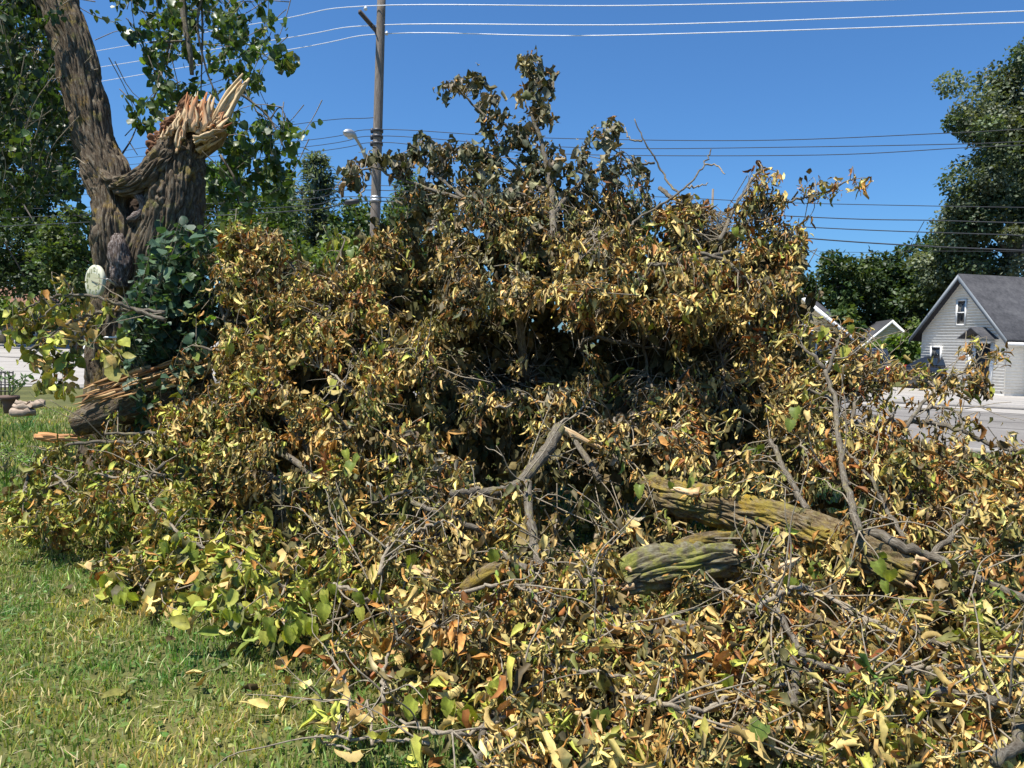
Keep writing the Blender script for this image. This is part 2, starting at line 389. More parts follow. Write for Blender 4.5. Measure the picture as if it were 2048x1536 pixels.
ga = R(78); gn = np.array([-math.sin(ga), -math.cos(ga), 0]); e2 = -gn; e1 = np.array([-math.cos(ga), math.sin(ga), 0])
C1 = G(2007, 792)
h1, pt1 = gable_house('grey_house', 'grey house with lap siding, steep dark shingle roof and tall attic window', 'house', C1, e1, e2, 4.45, 9, 2.45, 4.75, .36, M_SIDE_GREY, M_SHINGLE, M_TRIMG, siding=M_SIDE_GREY)
window(h1, pt1, 2.3, 3.3, .4, .95); window(h1, pt1, 3.55, 1.55, .5, .55, sashes=1)
V, F = box(pt1(1.05, 1.02, -.03), e1 * .36, (0, 0, 1.0), e2 * .02); dr = part('door', V, F, M_BLACK, h1)
A = Acc()
for aa, hh, ww, kk in ((.62, 1.05, .07, 1.05), (1.48, 1.05, .07, 1.05), (1.05, 2.1, .5, .06)):
    V, F = box(pt1(aa, hh, -.04), e1 * ww, (0, 0, kk), e2 * .035); A.add(V, F)
A.build('frame', M_WHITE, dr)
A = Acc()
q = np.array([pt1(.35, 2.2, -.7), pt1(1.05, 2.68, -.7), pt1(1.75, 2.2, -.7), pt1(.35, 2.2, 0), pt1(1.05, 2.68, 0), pt1(1.75, 2.2, 0), pt1(.45, 2.2, -.7), pt1(1.05, 2.6, -.7), pt1(1.65, 2.2, -.7), pt1(.45, 2.2, 0), pt1(1.05, 2.6, 0), pt1(1.65, 2.2, 0)])
A.add(q, np.array([[0, 1, 4, 3], [1, 2, 5, 4], [6, 9, 10, 7], [7, 10, 11, 8], [0, 6, 7, 1], [1, 7, 8, 2]]))
A.build('door_hood', M_SHINGLE, h1)
V, Fs, bk = tube(np.array([pt1(.5, 1.1, -1.1), pt1(1.5, 1.65, -.3)]), .05, 6); part('handrail', V, Fs, M_WHITE, h1)
V, F = box(pt1(2.0, 4.93, 3.2), e1 * .18, e2 * .28, (0, 0, .2)); ch = part('chimney', V, F, simple('buff brick', (.5, .42, .3), .9), h1)
V, F = box(pt1(2.0, 5.14, 3.2), e1 * .22, e2 * .34, (0, 0, .03)); part('chimney_cap', V, F, M_CREAM, ch)
V, F = box(pt1(-.46, 2.02, 4.5), e1 * .07, e2 * 4.9, (0, 0, .06)); part('gutter', V, F, M_WHITE, h1)
# white sided bay that sticks out of the road side
A = Acc(); V, F = box(pt1(-.55, 1.0, 3.2), e1 * .45, e2 * 2.2, (0, 0, 1.0)); A.add(V, F); A.build('bay', M_WHITE, h1)
S = Acc(); h = .1
while h < 1.9:
    q = np.array([pt1(-1.03, h, .98), pt1(-1.03, h, 5.4), pt1(-1.005, h + .11, 5.4), pt1(-1.005, h + .11, .98), pt1(-.1, h, .97), pt1(-.1, h + .11, .995), pt1(-1.03, h, .97), pt1(-1.0, h + .11, .995)])
    S.add(q, [np.array([[0, 1, 2, 3], [4, 6, 7, 5]])]); h += .11
S.build('bay_siding', M_WHITE, h1, kind='stuff')
V, F = box(pt1(-1.02, 1.0, .95), e1 * .05, e2 * .05, (0, 0, 1.05)); part('corner_board', V, F, M_WHITE, h1)

# white garage far behind
gb = R(20); gn2 = np.array([-math.sin(gb), -math.cos(gb), 0]); f2 = -gn2; f1 = np.array([math.cos(gb), -math.sin(gb), 0]) * -1
D2 = 46.0
Cg = P(1842, 735, D2); Cg[2] = 0; Cl = P(1716, 735, D2 * 1.02); wg = float(np.linalg.norm((Cl - Cg)[:2]))
f1 = nrm((Cl - Cg) * np.array([1, 1, 0])); f2 = np.array([f1[1], -f1[0], 0]); f2 = f2 if f2[1] > 0 else -f2
g1, ptg = gable_house('garage', 'small white sided garage with dark roof behind the green sumac', 'garage', Cg, f1, f2, wg, 7, 1.75, 3.45, .22, M_CREAM, M_SHINGLE, M_WHITE, siding=M_CREAM, course=.14)
# cream house with a porch gable
D3 = 35.0
Ca = P(1690, 770, D3); Ca[2] = 0; Cb = P(1490, 770, D3 * 1.06); k1 = nrm((Cb - Ca) * np.array([1, 1, 0])); k2 = np.array([k1[1], -k1[0], 0]); k2 = k2 if k2[1] > 0 else -k2
wc = float(np.linalg.norm((Cb - Ca)[:2]))
h3, pt3 = gable_house('tan_house', 'tan house with white rake boards showing behind the right side of the heap', 'house', Ca, k1, k2, wc, 9, 2.35, 4.25, .3, M_TAN, M_SHINGLE, M_WHITE, siding=M_TAN, course=.15)
V, F = box(pt3(wc * .62, 1.25, -1.3), k1 * 1.1, k2 * 1.25, (0, 0, 1.25)); porch = part('porch', V, F, M_TAN, h3)
q = np.array([pt3(wc * .62 - 1.4, 2.3, -2.8), pt3(wc * .62, 3.3, -2.8), pt3(wc * .62 + 1.4, 2.3, -2.8)]); q = np.vstack([q, q + k2 * 2.8, q + [0, 0, .14], q + k2 * 2.8 + [0, 0, .14]])
part('porch_roof', q, [np.array([[0, 1, 7, 6], [1, 2, 8, 7], [6, 7, 10, 9], [7, 8, 11, 10], [0, 3, 4, 1], [1, 4, 5, 2]])], M_WHITE, h3)
window(h3, pt3, .9, 1.5, .8, 1.0)
# low house far left
D4 = 72.0
Cl4 = P(108, 660, D4); Cl4[2] = 0; Cr4 = P(-160, 660, D4 * .97); m1 = nrm((Cr4 - Cl4) * np.array([1, 1, 0])); m2 = np.array([m1[1], -m1[0], 0]); m2 = m2 if m2[1] > 0 else -m2
M_BROWNROOF = groundmat('brown shingles', [(.14, .075, .05), (.22, .12, .08), (.3, .17, .12)], 1, 5, .3)
t = thing('low_house', 'low tan house with brown roof in deep shade across the concrete lot', 'house', Cl4)
pl = lambda a, h, b=0.0: Cl4 + m1 * a + m2 * b + np.array([0, 0, h])
A = Acc(); V, F = box(pl(6.5, 1.7, 4), m1 * 6.5, m2 * 4, (0, 0, 1.7)); A.add(V, F); A.build('wall', M_TAN, t)
q = [pl(-.8, 3.3, -.8), pl(13.8, 3.3, -.8), pl(13.8, 3.3, 8.8), pl(-.8, 3.3, 8.8), pl(3, 5.6, 4), pl(10, 5.6, 4)]
part('roof', np.array(q), [np.array([[0, 1, 5, 4], [2, 3, 4, 5]]), np.array([[1, 2, 5], [3, 0, 4]])], M_BROWNROOF, t)
for a_ in (2.2, 5.2):
    V, F = box(pl(a_, 1.75, -.03), m1 * .6, m2 * .03, (0, 0, .8)); pn = part('window', V, F, M_GLASS, t)
    A = Acc()
    for x_, h_, w_, k_ in ((a_ - .66, 1.75, .06, .9), (a_ + .66, 1.75, .06, .9), (a_, 2.6, .6, .06), (a_, .9, .6, .06)):
        V, F = box(pl(x_, h_, -.06), m1 * w_, m2 * .04, (0, 0, k_)); A.add(V, F)
    A.build('frame', M_WHITE, pn)
V, F = box(pl(-.8 + 7, 3.28, -.86), m1 * 7.3, m2 * .06, (0, 0, .08)); part('gutter', V, F, M_WHITE, t)
# hook shaped sign post before it
A = Acc(); b0 = P(29, 660, 60.0); b0[2] = 0; t0 = P(30, 593, 60.0); t1 = P(46, 591, 60.0)
V, Fs, bk = tube(smoothpath([b0, (b0 + t0) / 2, t0]), .05, 6); A.add(V, Fs); V, Fs, bk = tube(np.array([t0, t1]), .045, 6); A.add(V, Fs)
A.build('hook_post', M_WHITE, label='thin white post with a short side arm before the low tan house', cat='post')

# ------------------------------------------------------------------ cars and railing
M_TYRE = simple('tyre rubber', (.02, .02, .02), .9); M_RIM = simple('alloy rim', (.35, .35, .36), .3, .9)
M_CARBLK, nt, b, o = mat('black car paint'); b.inputs['Base Color'].default_value = (.012, .013, .016, 1); b.inputs['Roughness'].default_value = .25; b.inputs['Coat Weight'].default_value = .8
M_CARNAVY, nt, b, o = mat('navy car paint'); b.inputs['Base Color'].default_value = (.03, .04, .06, 1); b.inputs['Roughness'].default_value = .3; b.inputs['Coat Weight'].default_value = .7
M_LAMP = simple('clear lamp', (.75, .75, .72), .15); M_REDLAMP = simple('red lamp lens', (.35, .02, .02), .2); M_PLATE = simple('plate', (.75, .77, .8), .4)
def car(label, loc, yaw, paint, suv=False):
    """x forward, y left; built from a lofted body with cut glass panels"""
    t = thing('parked_car', label, 'car', loc, 'cars parked by the houses')
    c, s = math.cos(yaw), math.sin(yaw); T = lambda a: np.asarray(a, float) @ np.array([[c, s, 0], [-s, c, 0], [0, 0, 1]]) + np.array(loc)
    Lh, Wh = (2.3, .93) if suv else (2.35, .9)
    if suv: low = [(-2.3, .35, .85), (-2.32, .62, .9), (-2.28, 1.02, .91), (1.25, 1.05, .91), (2.1, .95, .86), (2.3, .75, .8), (2.3, .35, .78)]; cab = [(-2.2, 1.03), (-1.98, 1.62), (-1.7, 1.72), (.2, 1.72), (1.15, 1.04)]
    else: low = [(-2.35, .35, .8), (-2.38, .7, .84), (-2.2, .95, .86), (1.0, .98, .88), (2.05, .86, .84), (2.35, .66, .76), (2.35, .3, .72)]; cab = [(-1.75, .96), (-1.0, 1.4), (-.6, 1.45), (.3, 1.43), (1.15, .98)]
    # body: profile ring at half width w, inset towards the sides, closed underneath
    V = []; n = len(low)
    for y in (-1, -.93, .93, 1):
        for (x, z, w) in low:
            k = 1.0 if abs(y) < 1 else .96
            V.append((x * (1 if abs(y) < 1 else .985), y * w, z if abs(y) < 1 else .35 + (z - .35) * k))
    F = []
    for r in range(3):
        for i in range(n - 1): F.append([r * n + i, r * n + i + 1, (r + 1) * n + i + 1, (r + 1) * n + i])
        F.append([r * n + n - 1, r * n, (r + 1) * n, (r + 1) * n + n - 1])
    body = part('body', T(V), [np.array(F), np.array([list(range(n))[::-1], list(range(3 * n, 4 * n))])], paint, t, smooth=False)
    V = []; m = len(cab)
    for y, k in ((-1, 0), (1, 0)):
        for (x, z) in cab: V.append((x, y * (Wh - .06 - .2 * (z - .96) / .75), z))
    F = [[i, i + 1, m + i + 1, m + i] for i in range(m - 1)]
    part('cabin', T(V), [np.array(F), np.array([list(range(m))[::-1], list(range(m, 2 * m))])], paint, t)
    def panel(a, b_, inset, nm, y0=None):
        (x0, z0), (x1, z1) = a, b_
        nv = nrm(np.array([-(z1 - z0), 0, x1 - x0])); nv = nv if nv[2] > 0 else -nv; q = []
        for f in (.12, .9):
            for y in (-1, 1):
                x = x0 + (x1 - x0) * f; z = z0 + (z1 - z0) * f; q.append(np.array([x, y * (Wh - .14 - .2 * (z - .96) / .75), z]) + nv * .012)
        part(nm, T(q), np.array([[0, 1, 3, 2]]), M_GLASS, t)
    panel(cab[-1], cab[-2], .1, 'windscreen'); panel(cab[0], cab[1], .1, 'rear_window')
    for y in (-1, 1):
        zt = cab[2][1] - .09
        for (xa, xb) in ((cab[1][0] + .05, -.42), (-.34, cab[3][0] + .25)):
            q = [(xa - .1, y, 1.06), (xb, y, 1.06), (xb - .02, y, zt), (xa + .1, y, zt)]
            q = [(x, y * (Wh - .05 - .2 * (z - .96) / .75), z) for x, y, z in q]
            part('side_window', T(q), np.array([[0, 1, 2, 3]]), M_GLASS, t)
        for x in (-1.4, 1.45):
            th = np.arange(20) / 20 * 2 * math.pi; V = []
            for yy, r in ((Wh * y - .2 * y, .33), (Wh * y - .02 * y, .33), (Wh * y, .31), (Wh * y, .21)): V += [(x + r * math.cos(a), yy, .33 + r * math.sin(a)) for a in th]
            i = np.arange(20); k = (i + 1) % 20
            w_ = part('wheel', T(V), np.vstack([np.stack([r * 20 + i, r * 20 + k, r * 20 + 20 + k, r * 20 + 20 + i], -1) for r in range(3)]), M_TYRE, t)
            V = [(x + .21 * math.cos(a), Wh * y - .01 * y, .33 + .21 * math.sin(a)) for a in th] + [(x, Wh * y - .04 * y, .33)]
            part('rim', T(V), np.stack([i, k, np.full(20, 20)], -1), M_RIM, w_)
        V, F = abox(2.24, 2.37, y * .62 - .16, y * .62 + .16, .62, .76); part('headlight', T(V), F, M_LAMP, t)
        V, F = abox(-2.4, -2.28, y * .7 - .14, y * .7 + .14, .78, 1.0); part('tail_light', T(V), F, M_REDLAMP, t)
    V, F = abox(-2.42, -2.33, -.22, .22, .62 if suv else .5, .76 if suv else .64); part('number_plate', T(V), F, M_PLATE, t)
    V, F = abox(-2.44, -2.3, -.8, .8, .36, .52); part('bumper', T(V), F, M_CARBLK if not suv else M_TRIMG, t)
    if suv:
        V, F = abox(-2.38, -2.27, -.3, .3, .98, 1.04); part('trim_bar', T(V), F, M_RIM, t)
    return t
c0 = P(1908, 770, 32.5); c0[2] = .01
car('black car with its windscreen to the right before the grey house', c0, R(-50), M_CARBLK)
c1 = P(1722, 765, 33.0); c1[2] = .01
car('dark blue sport utility car seen from behind beside the white railing', c1, R(72), M_CARNAVY, True)
# white railing that comes down beside the tan house
ra = P(1652, 758, 31.0); ra[2] = 0; rb = P(1690, 758, 29.6); rb[2] = 0
t = thing('white_railing', 'white wooden railing with upright balusters beside the dark blue car', 'railing', ra)
for h in (.2, 1.02):
    d = nrm(rb - ra); V, F = box((ra + rb) / 2 + [0, 0, h - .18 * 0], (rb - ra) / 2, np.array([-d[1], d[0], 0]) * .04, (0, 0, .04)); part('rail', V, F, M_WHITE, t)
for i in range(8):
    p = ra + (rb - ra) * i / 7; wv = .05 if i in (0, 7) else .03
    V, F = box(p + [0, 0, .55], d * wv, np.array([-d[1], d[0], 0]) * .025, (0, 0, .6 if i in (0, 7) else .44)); part('post' if i in (0, 7) else 'baluster', V, F, M_WHITE, t)

# ------------------------------------------------------------------ utility pole, lamp, wires
DP = 28.0
M_POLE = barkmat('weathered pole wood', (.2, .165, .135), (.1, .08, .065), lich=0, grey=(.29, .255, .22), bump=.5, fx=25, fz=1.2)
M_DARKM = simple('dark metal', (.05, .05, .055), .5, .3); M_GALV = simple('galvanised metal', (.42, .43, .44), .45, .6); M_PORC = simple('porcelain', (.7, .7, .68), .3)
pb = P(747, 560, DP); ptop = P(764, -40, DP); dv = nrm(ptop - pb); pb = pb - dv * (pb[2] / dv[2])
pole = thing('utility_pole', 'tall weathered wooden utility pole carrying all the wires behind the heap', 'utility pole', pb)
V, Fs, bk = tube(smoothpath([pb, (pb + ptop) / 2, ptop], 6), np.linspace(.2, .155, 13), 14); part('pole', V, Fs, M_POLE, pole, bk=bk, smooth=True)
PP = lambda y: P(747 + (560 - y) * 17 / 600, y, DP)
ca, cb = P(729, 22, DP - .9), P(775, 76, DP + .9)
d = nrm(cb - ca); up_ = np.array([0, 0, 1.0]); sd = nrm(np.cross(d, up_))
V, F = box((ca + cb) / 2 + sd * -.2, (cb - ca) / 2, sd * .05, np.cross(sd, d) * .07); arm = part('crossarm', V, F, simple('dark crossarm wood', (.07, .055, .045), .8), pole)
for q in (ca + d * .08, PP(56), cb - d * .08):
    V, Fs, bk = tube(np.array([q + up_ * .07, q + up_ * .13, q + up_ * .17, q + up_ * .22]), [.05, .075, .05, .02], 8); part('insulator', V, Fs, M_PORC, arm)
V, Fs, bk = tube(np.array([P(746, 50, DP - .3), P(753, 72, DP)]), .025, 5); part('brace', V, Fs, M_DARKM, pole)
for yy in (262, 274, 288, 396, 402):
    V, Fs, bk = tube(np.array([PP(yy) - dv * .05, PP(yy) + dv * .05]), .21, 12); part('band', V, Fs, M_GALV if yy > 390 else M_DARKM, pole)
for (x, y) in ((758, 262), (757, 275), (756, 288)):
    q = PP(y) + np.array([-.22, 0, 0]); V, Fs, bk = tube(np.array([q - up_ * .09, q, q + up_ * .09]), [.04, .06, .04], 8); part('spool_insulator', V, Fs, M_DARKM, pole)
# street lamp on the pole: arm over the road towards us
la = thing('street_lamp', 'grey street lamp on a slanted double arm fixed to the utility pole', 'street lamp', PP(335))
pth = smoothpath([P(749, 345, DP), P(735, 318, DP - 1), P(718, 287, DP - 2.2), P(709, 273, DP - 3)], 5)
V, Fs, bk = tube(pth, .05, 8); part('arm', V, Fs, M_GALV, la, smooth=True)
V, Fs, bk = tube(smoothpath([P(749, 362, DP), P(736, 332, DP - .9), P(722, 296, DP - 2.0)], 5), .035, 8); part('arm', V, Fs, M_GALV, la, smooth=True)
hp = [P(712, 275, DP - 2.9), P(706, 270, DP - 3.1), P(700, 267.5, DP - 3.25), P(694, 266, DP - 3.4), P(688, 264.5, DP - 3.55)]
V, Fs, bk = tube(hp, [.05, .12, .17, .15, .05], 12); V[:, 2] = hp[2][2] + (V[:, 2] - hp[2][2]) * .85; part('lamp_head', V, Fs, M_GALV, la, smooth=True)
V, Fs, bk = tube([hp[2] - up_ * .06, hp[2] - up_ * .16], [.13, .07], 12); part('lens', V, Fs, M_LAMP, la, smooth=True)

M_WIREW = simple('bright aluminium wire', (.75, .76, .78), .4, .2); M_WIRED = simple('black cable', (.03, .032, .036), .6)
def wire(label, left, at, right, m, r, dl=46.0, dr=22.0):
    pts = []
    if left:
        n = len(left)
        for i, (x, y) in enumerate(left): pts.append(P(x, y, dl + (DP - dl) * (x - left[0][0]) / (at[0] - left[0][0])))
        x0, y0 = left[0]; x1, y1 = left[1] if n > 1 else at; f = -.5; 
        pts.insert(0, P(x0 - 160, y0 + (y0 - y1) / (x1 - x0 + 1e-6) * 160, dl + 6))
    pts.append(P(at[0], at[1], DP))
    for (x, y) in right: pts.append(P(x, y, DP + (dr - DP) * (x - at[0]) / (2048 - at[0])))
    if right:
        a, b_ = (at if len(right) == 1 else right[-2]), right[-1]
        pts.append(P(b_[0] + 320, b_[1] + (b_[1] - a[1]) / (b_[0] - a[0]) * 320, DP + (dr - DP) * (b_[0] + 320 - at[0]) / (2048 - at[0])))
    V, Fs, bk = tube(smoothpath(pts, 8), r, 5)
    part('power_line', V, Fs, m, label=label, cat='wire', group='overhead wires')
GW = 'overhead wires'
wire('topmost pale wire, over the tip of the crossarm', [(100, 118), (530, 44)], (733, 12), [(1280, 11), (2048, -8)], M_WIREW, .017)
wire('second pale wire from the top, through the middle of the crossarm', [(100, 150), (560, 78)], (762, 50), [(1300, 49), (2048, 22)], M_WIREW, .017)
wire('third pale wire from the top, at the low end of the crossarm', [(100, 180), (580, 99)], (778, 67), [(1200, 71), (2048, 45)], M_WIREW, .017)
wire('dark wire that stops at the pole above the street lamp', [(130, 320), (580, 250)], (752, 235), [], M_WIRED, .014)
wire('uppermost of the three dark wires level with the street lamp', [(100, 330), (600, 282)], (750, 259), [(1060, 275), (1500, 281), (1900, 266), (2048, 258)], M_WIRED, .013)
wire('middle of the three dark wires level with the street lamp', [(100, 345), (600, 295)], (749, 272), [(1000, 288), (1250, 297), (1600, 294), (1920, 288), (2048, 283)], M_WIRED, .013)
wire('lowest of the three dark wires level with the street lamp', [(100, 360), (600, 307)], (748, 285), [(900, 297), (1200, 310), (1640, 310), (1920, 296), (2048, 290)], M_WIRED, .013)
wire('thin upper phone cable crossing the sky above the tan house', [(100, 390), (560, 385)], (746, 371), [(1300, 393), (1561, 405), (1863, 412), (2048, 415)], M_WIRED, .012)
wire('upper black cable passing above the shade trees on the right', [(0, 419), (560, 402)], (745, 380), [(1556, 431), (1875, 441), (2048, 446)], M_WIRED, .016)
wire('middle black cable passing above the shade trees on the right', [(0, 436), (560, 415)], (744, 394), [(1538, 450), (2048, 471)], M_WIRED, .016)
wire('thick lowest black cable passing above the shade trees on the right', [(0, 453), (560, 424)], (744, 402), [(1100, 432), (1605, 476), (1845, 492), (2048, 501)], M_WIRED, .021)
wire('hair thin wire under the thick black cable', [], (743, 412), [(1100, 450), (1600, 500), (1860, 502), (2048, 503)], M_WIRED, .007)
V, Fs, bk = tube(np.array([P(1848, 443, 24.5), P(1826, 482, 34.0), P(1803, 522, 44.0)]), .012, 5)
part('service_wire', V, Fs, M_WIRED, label='thin service wire slanting down from a black cable towards the trees', cat='wire')
s0, s1 = P(690, 405, DP - .3), P(718, 402, DP - .3)
V, Fs, bk = tube(np.array([s0, s0 + (s1 - s0) * .1, s0 + (s1 - s0) * .9, s1]), [.05, .1, .1, .05], 8); part('splice_box', V, Fs, M_DARKM, label='black splice case hanging on the cable left of the pole', cat='cable box')
q0, q1 = P(1424, 470, 95.0), P(1426, 378, 95.0); q0[2] = 0
V, Fs, bk = tube(np.array([q0, q1]), [.2, .14], 8); part('distant_pole', V, Fs, M_POLE, bk=bk, label='distant bare pole standing up behind the heap right of centre', cat='utility pole')

# ------------------------------------------------------------------ far trees
M_TRUNKFAR = barkmat('far trunk bark', (.12, .1, .08), (.06, .05, .04), lich=0, grey=(.2, .18, .15), bump=.3, fx=8, fz=2)
def tree(label, base, blobs, nclump, per, size, pal, trunk_r=.25, cl=.55, group=None, name='broadleaf_tree', drop=.2, seed=1, trunkm=None):
    rs = np.random.RandomState(seed); base = np.array(base, float)
    t = thing(name, label, 'tree', base, group)
    top = max(b[0][2] for b in blobs)
    A = Acc(); cz = blobs[0][0]
    pts = smoothpath([base, base + [0, 0, (top) * .35], base + (np.array(cz) - base) * np.array([.6, .6, .75]), np.array(cz, float)], 4)
    V, Fs, bk = tube(pts, np.linspace(trunk_r, trunk_r * .35, len(pts)), 8); A.add(V, Fs, bk)
    A.build('trunk', trunkm or M_TRUNKFAR, t, smooth=True)
    B = []; vol = np.array([b[1][0] * b[1][1] * b[1][2] for b in blobs]) ** (2 / 3); vol /= vol.sum()
    cen = []; out = []
    for b, f in zip(blobs, vol):
        n = max(4, int(nclump * f)); d = nrm(rs.randn(n, 3)); rr = rs.uniform(.45, 1.0, n) ** .6
        rr *= 1 + .18 * rs.randn(n).clip(-1.5, 1.5)
        cen.append(np.array(b[0]) + d * rr[:, None] * np.array(b[1])); out.append(d)
    cen = np.vstack(cen); out = np.vstack(out)
    L_ = Acc()
    for i in rs.choice(len(cen), min(14, len(cen)), replace=False):
        st = pts[rs.randint(len(pts) // 3, len(pts))]; mid_ = (st + cen[i]) / 2 + [0, 0, .3]
        V, Fs, bk = tube(smoothpath([st, mid_, cen[i]], 3), np.linspace(trunk_r * .35, .03, 7), 5); L_.add(V, Fs, bk)
    L_.build('limbs', trunkm or M_TRUNKFAR, t, kind='stuff')
    n = len(cen) * per; ci = np.repeat(np.arange(len(cen)), per)
    sz = cl * rs.uniform(.6, 1.3, len(cen))
    dd_ = nrm(rs.randn(n, 3)); pos = cen[ci] + dd_ * (rs.uniform(.5, 1.05, n) * 1.25 * sz[ci])[:, None] * np.array([1, 1, .75])
    d = rs.randn(n, 3) + dd_ * .5 + out[ci] * .3 - [0, 0, drop]
    up = np.array([0, 0, .8]) + rs.randn(n, 3) * .35 + dd_ * .8
    cc = pick(pal, len(cen), rs, .12)[ci] * (1 + .18 * rs.randn(n, 1)).clip(.5, 1.6)
    Lf = size * rs.uniform(.7, 1.3, n)
    V, F, C = quadleaf(pos, d, up, Lf, Lf * .36, np.clip(cc, .004, 1), rs)
    part('crown', V, F, M_FAR, t, col=C, kind='stuff'); return t
PALD = [(3, (.035, .06, .02)), (2, (.05, .08, .025)), (1, (.07, .1, .03))]
PALM = [(2, (.05, .085, .025)), (2, (.07, .11, .03)), (1, (.1, .14, .035))]
PALB = [(2, (.1, .16, .03)), (2, (.14, .2, .04)), (1, (.07, .11, .03))]
PALG = [(3, (.08, .105, .055)), (2, (.115, .14, .08)), (2, (.16, .185, .115))]
def blob(px, py, d, rx, ry, dd=None): 
    c = P(px, py, d); return (c, (rx / FPX * d, (dd or rx) / FPX * d, ry / FPX * d))
def gp(px, d): p = P(px, 700, d); p[2] = 0; return p
tree('very tall grey-green tree towering behind the grey house', gp(2010, 42), [blob(2060, 240, 42, 105, 150, 110), blob(1955, 320, 40, 60, 115), blob(2000, 480, 41, 110, 110), blob(1905, 540, 43, 55, 80), blob(2150, 330, 42, 150, 220), blob(1955, 190, 42, 48, 60), blob(1935, 430, 41, 50, 60)], 230, 330, .22, PALG, .5, .85, seed=3)
tree('dark shade tree right of the garage, in front of the tall grey-green tree', gp(1880, 47), [blob(1880, 530, 47, 60, 70), blob(1870, 610, 47, 60, 60)], 110, 60, .3, PALD, .3, .5, seed=4)
tree('round dark tree left of the garage roof', gp(1670, 52), [blob(1672, 575, 52, 62, 62), blob(1720, 600, 53, 60, 60)], 120, 60, .32, PALD, .3, .55, seed=5)
tree('round dark tree directly above the garage roof', gp(1770, 54), [blob(1775, 560, 54, 70, 58), blob(1800, 620, 54, 50, 40)], 130, 60, .32, PALD + [(1, (.07, .11, .03))], .3, .55, seed=6)
tree('green sumac with bright leaves in front of the garage', gp(1795, 40), [blob(1806, 694, 40, 26, 22), blob(1832, 664, 40, 13, 13), blob(1760, 704, 40, 18, 12)], 34, 40, .3, PALB, .06, .3, seed=7, name='sumac_tree')
tree('bright bush between the tan house and the garage', gp(1705, 36), [blob(1690, 655, 36, 20, 42), blob(1680, 690, 36, 18, 30)], 32, 40, .3, PALM, .06, .3, seed=8, name='bush')
# left side
tree('tall dark tree filling the left edge beyond the lot', gp(-40, 64), [blob(-40, 280, 64, 150, 250), blob(80, 330, 66, 90, 180), blob(40, 490, 63, 130, 70)], 230, 130, .36, PALD, .5, 1.2, seed=9)
tree('dark tree with forked pale trunks behind the lot', gp(85, 60), [blob(80, 500, 60, 70, 60), blob(120, 560, 60, 70, 40), blob(40, 560, 60, 60, 30)], 110, 50, .36, PALD, .3, .6, seed=10)
tree('green tree behind the standing trunk, lit on top', gp(160, 52), [blob(150, 470, 52, 55, 60), blob(175, 560, 52, 60, 60), blob(120, 520, 52, 50, 40)], 110, 50, .32, PALM, .25, .5, seed=12)
tree('pale shrub growing before the low tan house', gp(10, 56), [blob(5, 625, 56, 45, 22), blob(55, 640, 56, 30, 14)], 40, 36, .35, PALB, .08, .4, seed=13, name='bush')
tree('green bush at the back of the standing trunk', gp(150, 50), [blob(140, 640, 50, 45, 24), blob(190, 640, 50, 30, 30)], 40, 40, .3, PALM, .08, .4, seed=14, name='bush')
def conifer(label, base, h, r, seed, pal, droop=.25, size=.5):
    rs = np.random.RandomState(seed); base = np.array(base, float); t = thing('spruce_tree', label, 'tree', base, 'conifers behind the pole')
    V, Fs, bk = tube(np.array([base, base + [0, 0, h * .5], base + [0, 0, h * .97]]), [.25, .14, .03], 8); part('trunk', V, Fs, M_TRUNKFAR, t, bk=bk)
    pos, dr = [], []
    for z in np.arange(.08, .99, .022):
        nb = rs.randint(6, 10); rad = r * (1 - z) ** .62 * rs.uniform(.55, 1.15) + .15
        for a in rs.uniform(0, 6.28, nb):
            rr = rad * rs.uniform(.6, 1.15); o_ = np.array([math.cos(a), math.sin(a), 0])
            for k in np.linspace(.2, 1, max(4, int(rr * 6))):
                p = base + [0, 0, z * h] + o_ * rr * k + [0, 0, -droop * rr * k + .18 * rr * k * k]
                for _ in range(6):
                    pos.append(p + rs.randn(3) * .17); dr.append(o_ * .8 + rs.randn(3) * .55 + [0, 0, -.15])
    pos, dr = np.array(pos), np.array(dr); n = len(pos); Lf = size * rs.uniform(.6, 1.2, n)
    V, F, C = quadleaf(pos, dr, np.array([0, 0, 1.0]) + rs.randn(n, 3) * .3, Lf, Lf * .16, pick(pal, n, rs, .2), rs)
    part('crown', V, F, M_FAR, t, col=C, kind='stuff')
PALC = [(3, (.12, .155, .12)), (2, (.17, .2, .16)), (1, (.08, .11, .08))]
hh = lambda y, x, d: float(P(x, y, d)[2])
conifer('tall blue-green spruce left of the utility pole', gp(628, 52), hh(312, 620, 52), 4.0, 21, PALC)
conifer('smaller spruce half hidden by the hanging leaves left of the tall one', gp(560, 55), hh(350, 560, 55), 3.0, 22, PALC)
conifer('green pine rising right behind the utility pole', gp(806, 56), hh(350, 806, 56), 3.6, 23, [(2, (.13, .19, .08)), (2, (.17, .24, .1)), (1, (.09, .13, .06))])
tree('bright green bush behind the heap, left of the pole', gp(640, 36), [blob(620, 545, 36, 80, 60), blob(700, 520, 36, 60, 45), blob(560, 590, 36, 60, 60)], 120, 50, .26, PALB, .1, .45, seed=24, name='bush')
tree('mid green tree behind the pole foot', gp(720, 44), [blob(700, 450, 44, 50, 40), blob(770, 440, 44, 50, 45), blob(740, 500, 44, 90, 50)], 110, 50, .28, PALM, .2, .5, seed=25)
tree('tree top just showing over the middle of the heap', gp(1240, 60), [blob(1240, 440, 60, 70, 50), blob(1250, 520, 60, 110, 80)], 90, 46, .34, PALM, .25, .6, seed=26)
tree('soft mid green tree behind the broken stump', gp(455, 46), [blob(450, 400, 46, 70, 70), blob(520, 440, 46, 60, 60)], 70, 130, .26, PALB, .2, .7, seed=28)
tree('dark tree behind the left shoulder of the heap', gp(500, 40), [blob(490, 500, 40, 80, 60), blob(560, 480, 42, 60, 70)], 100, 50, .28, PALM, .2, .5, seed=27)

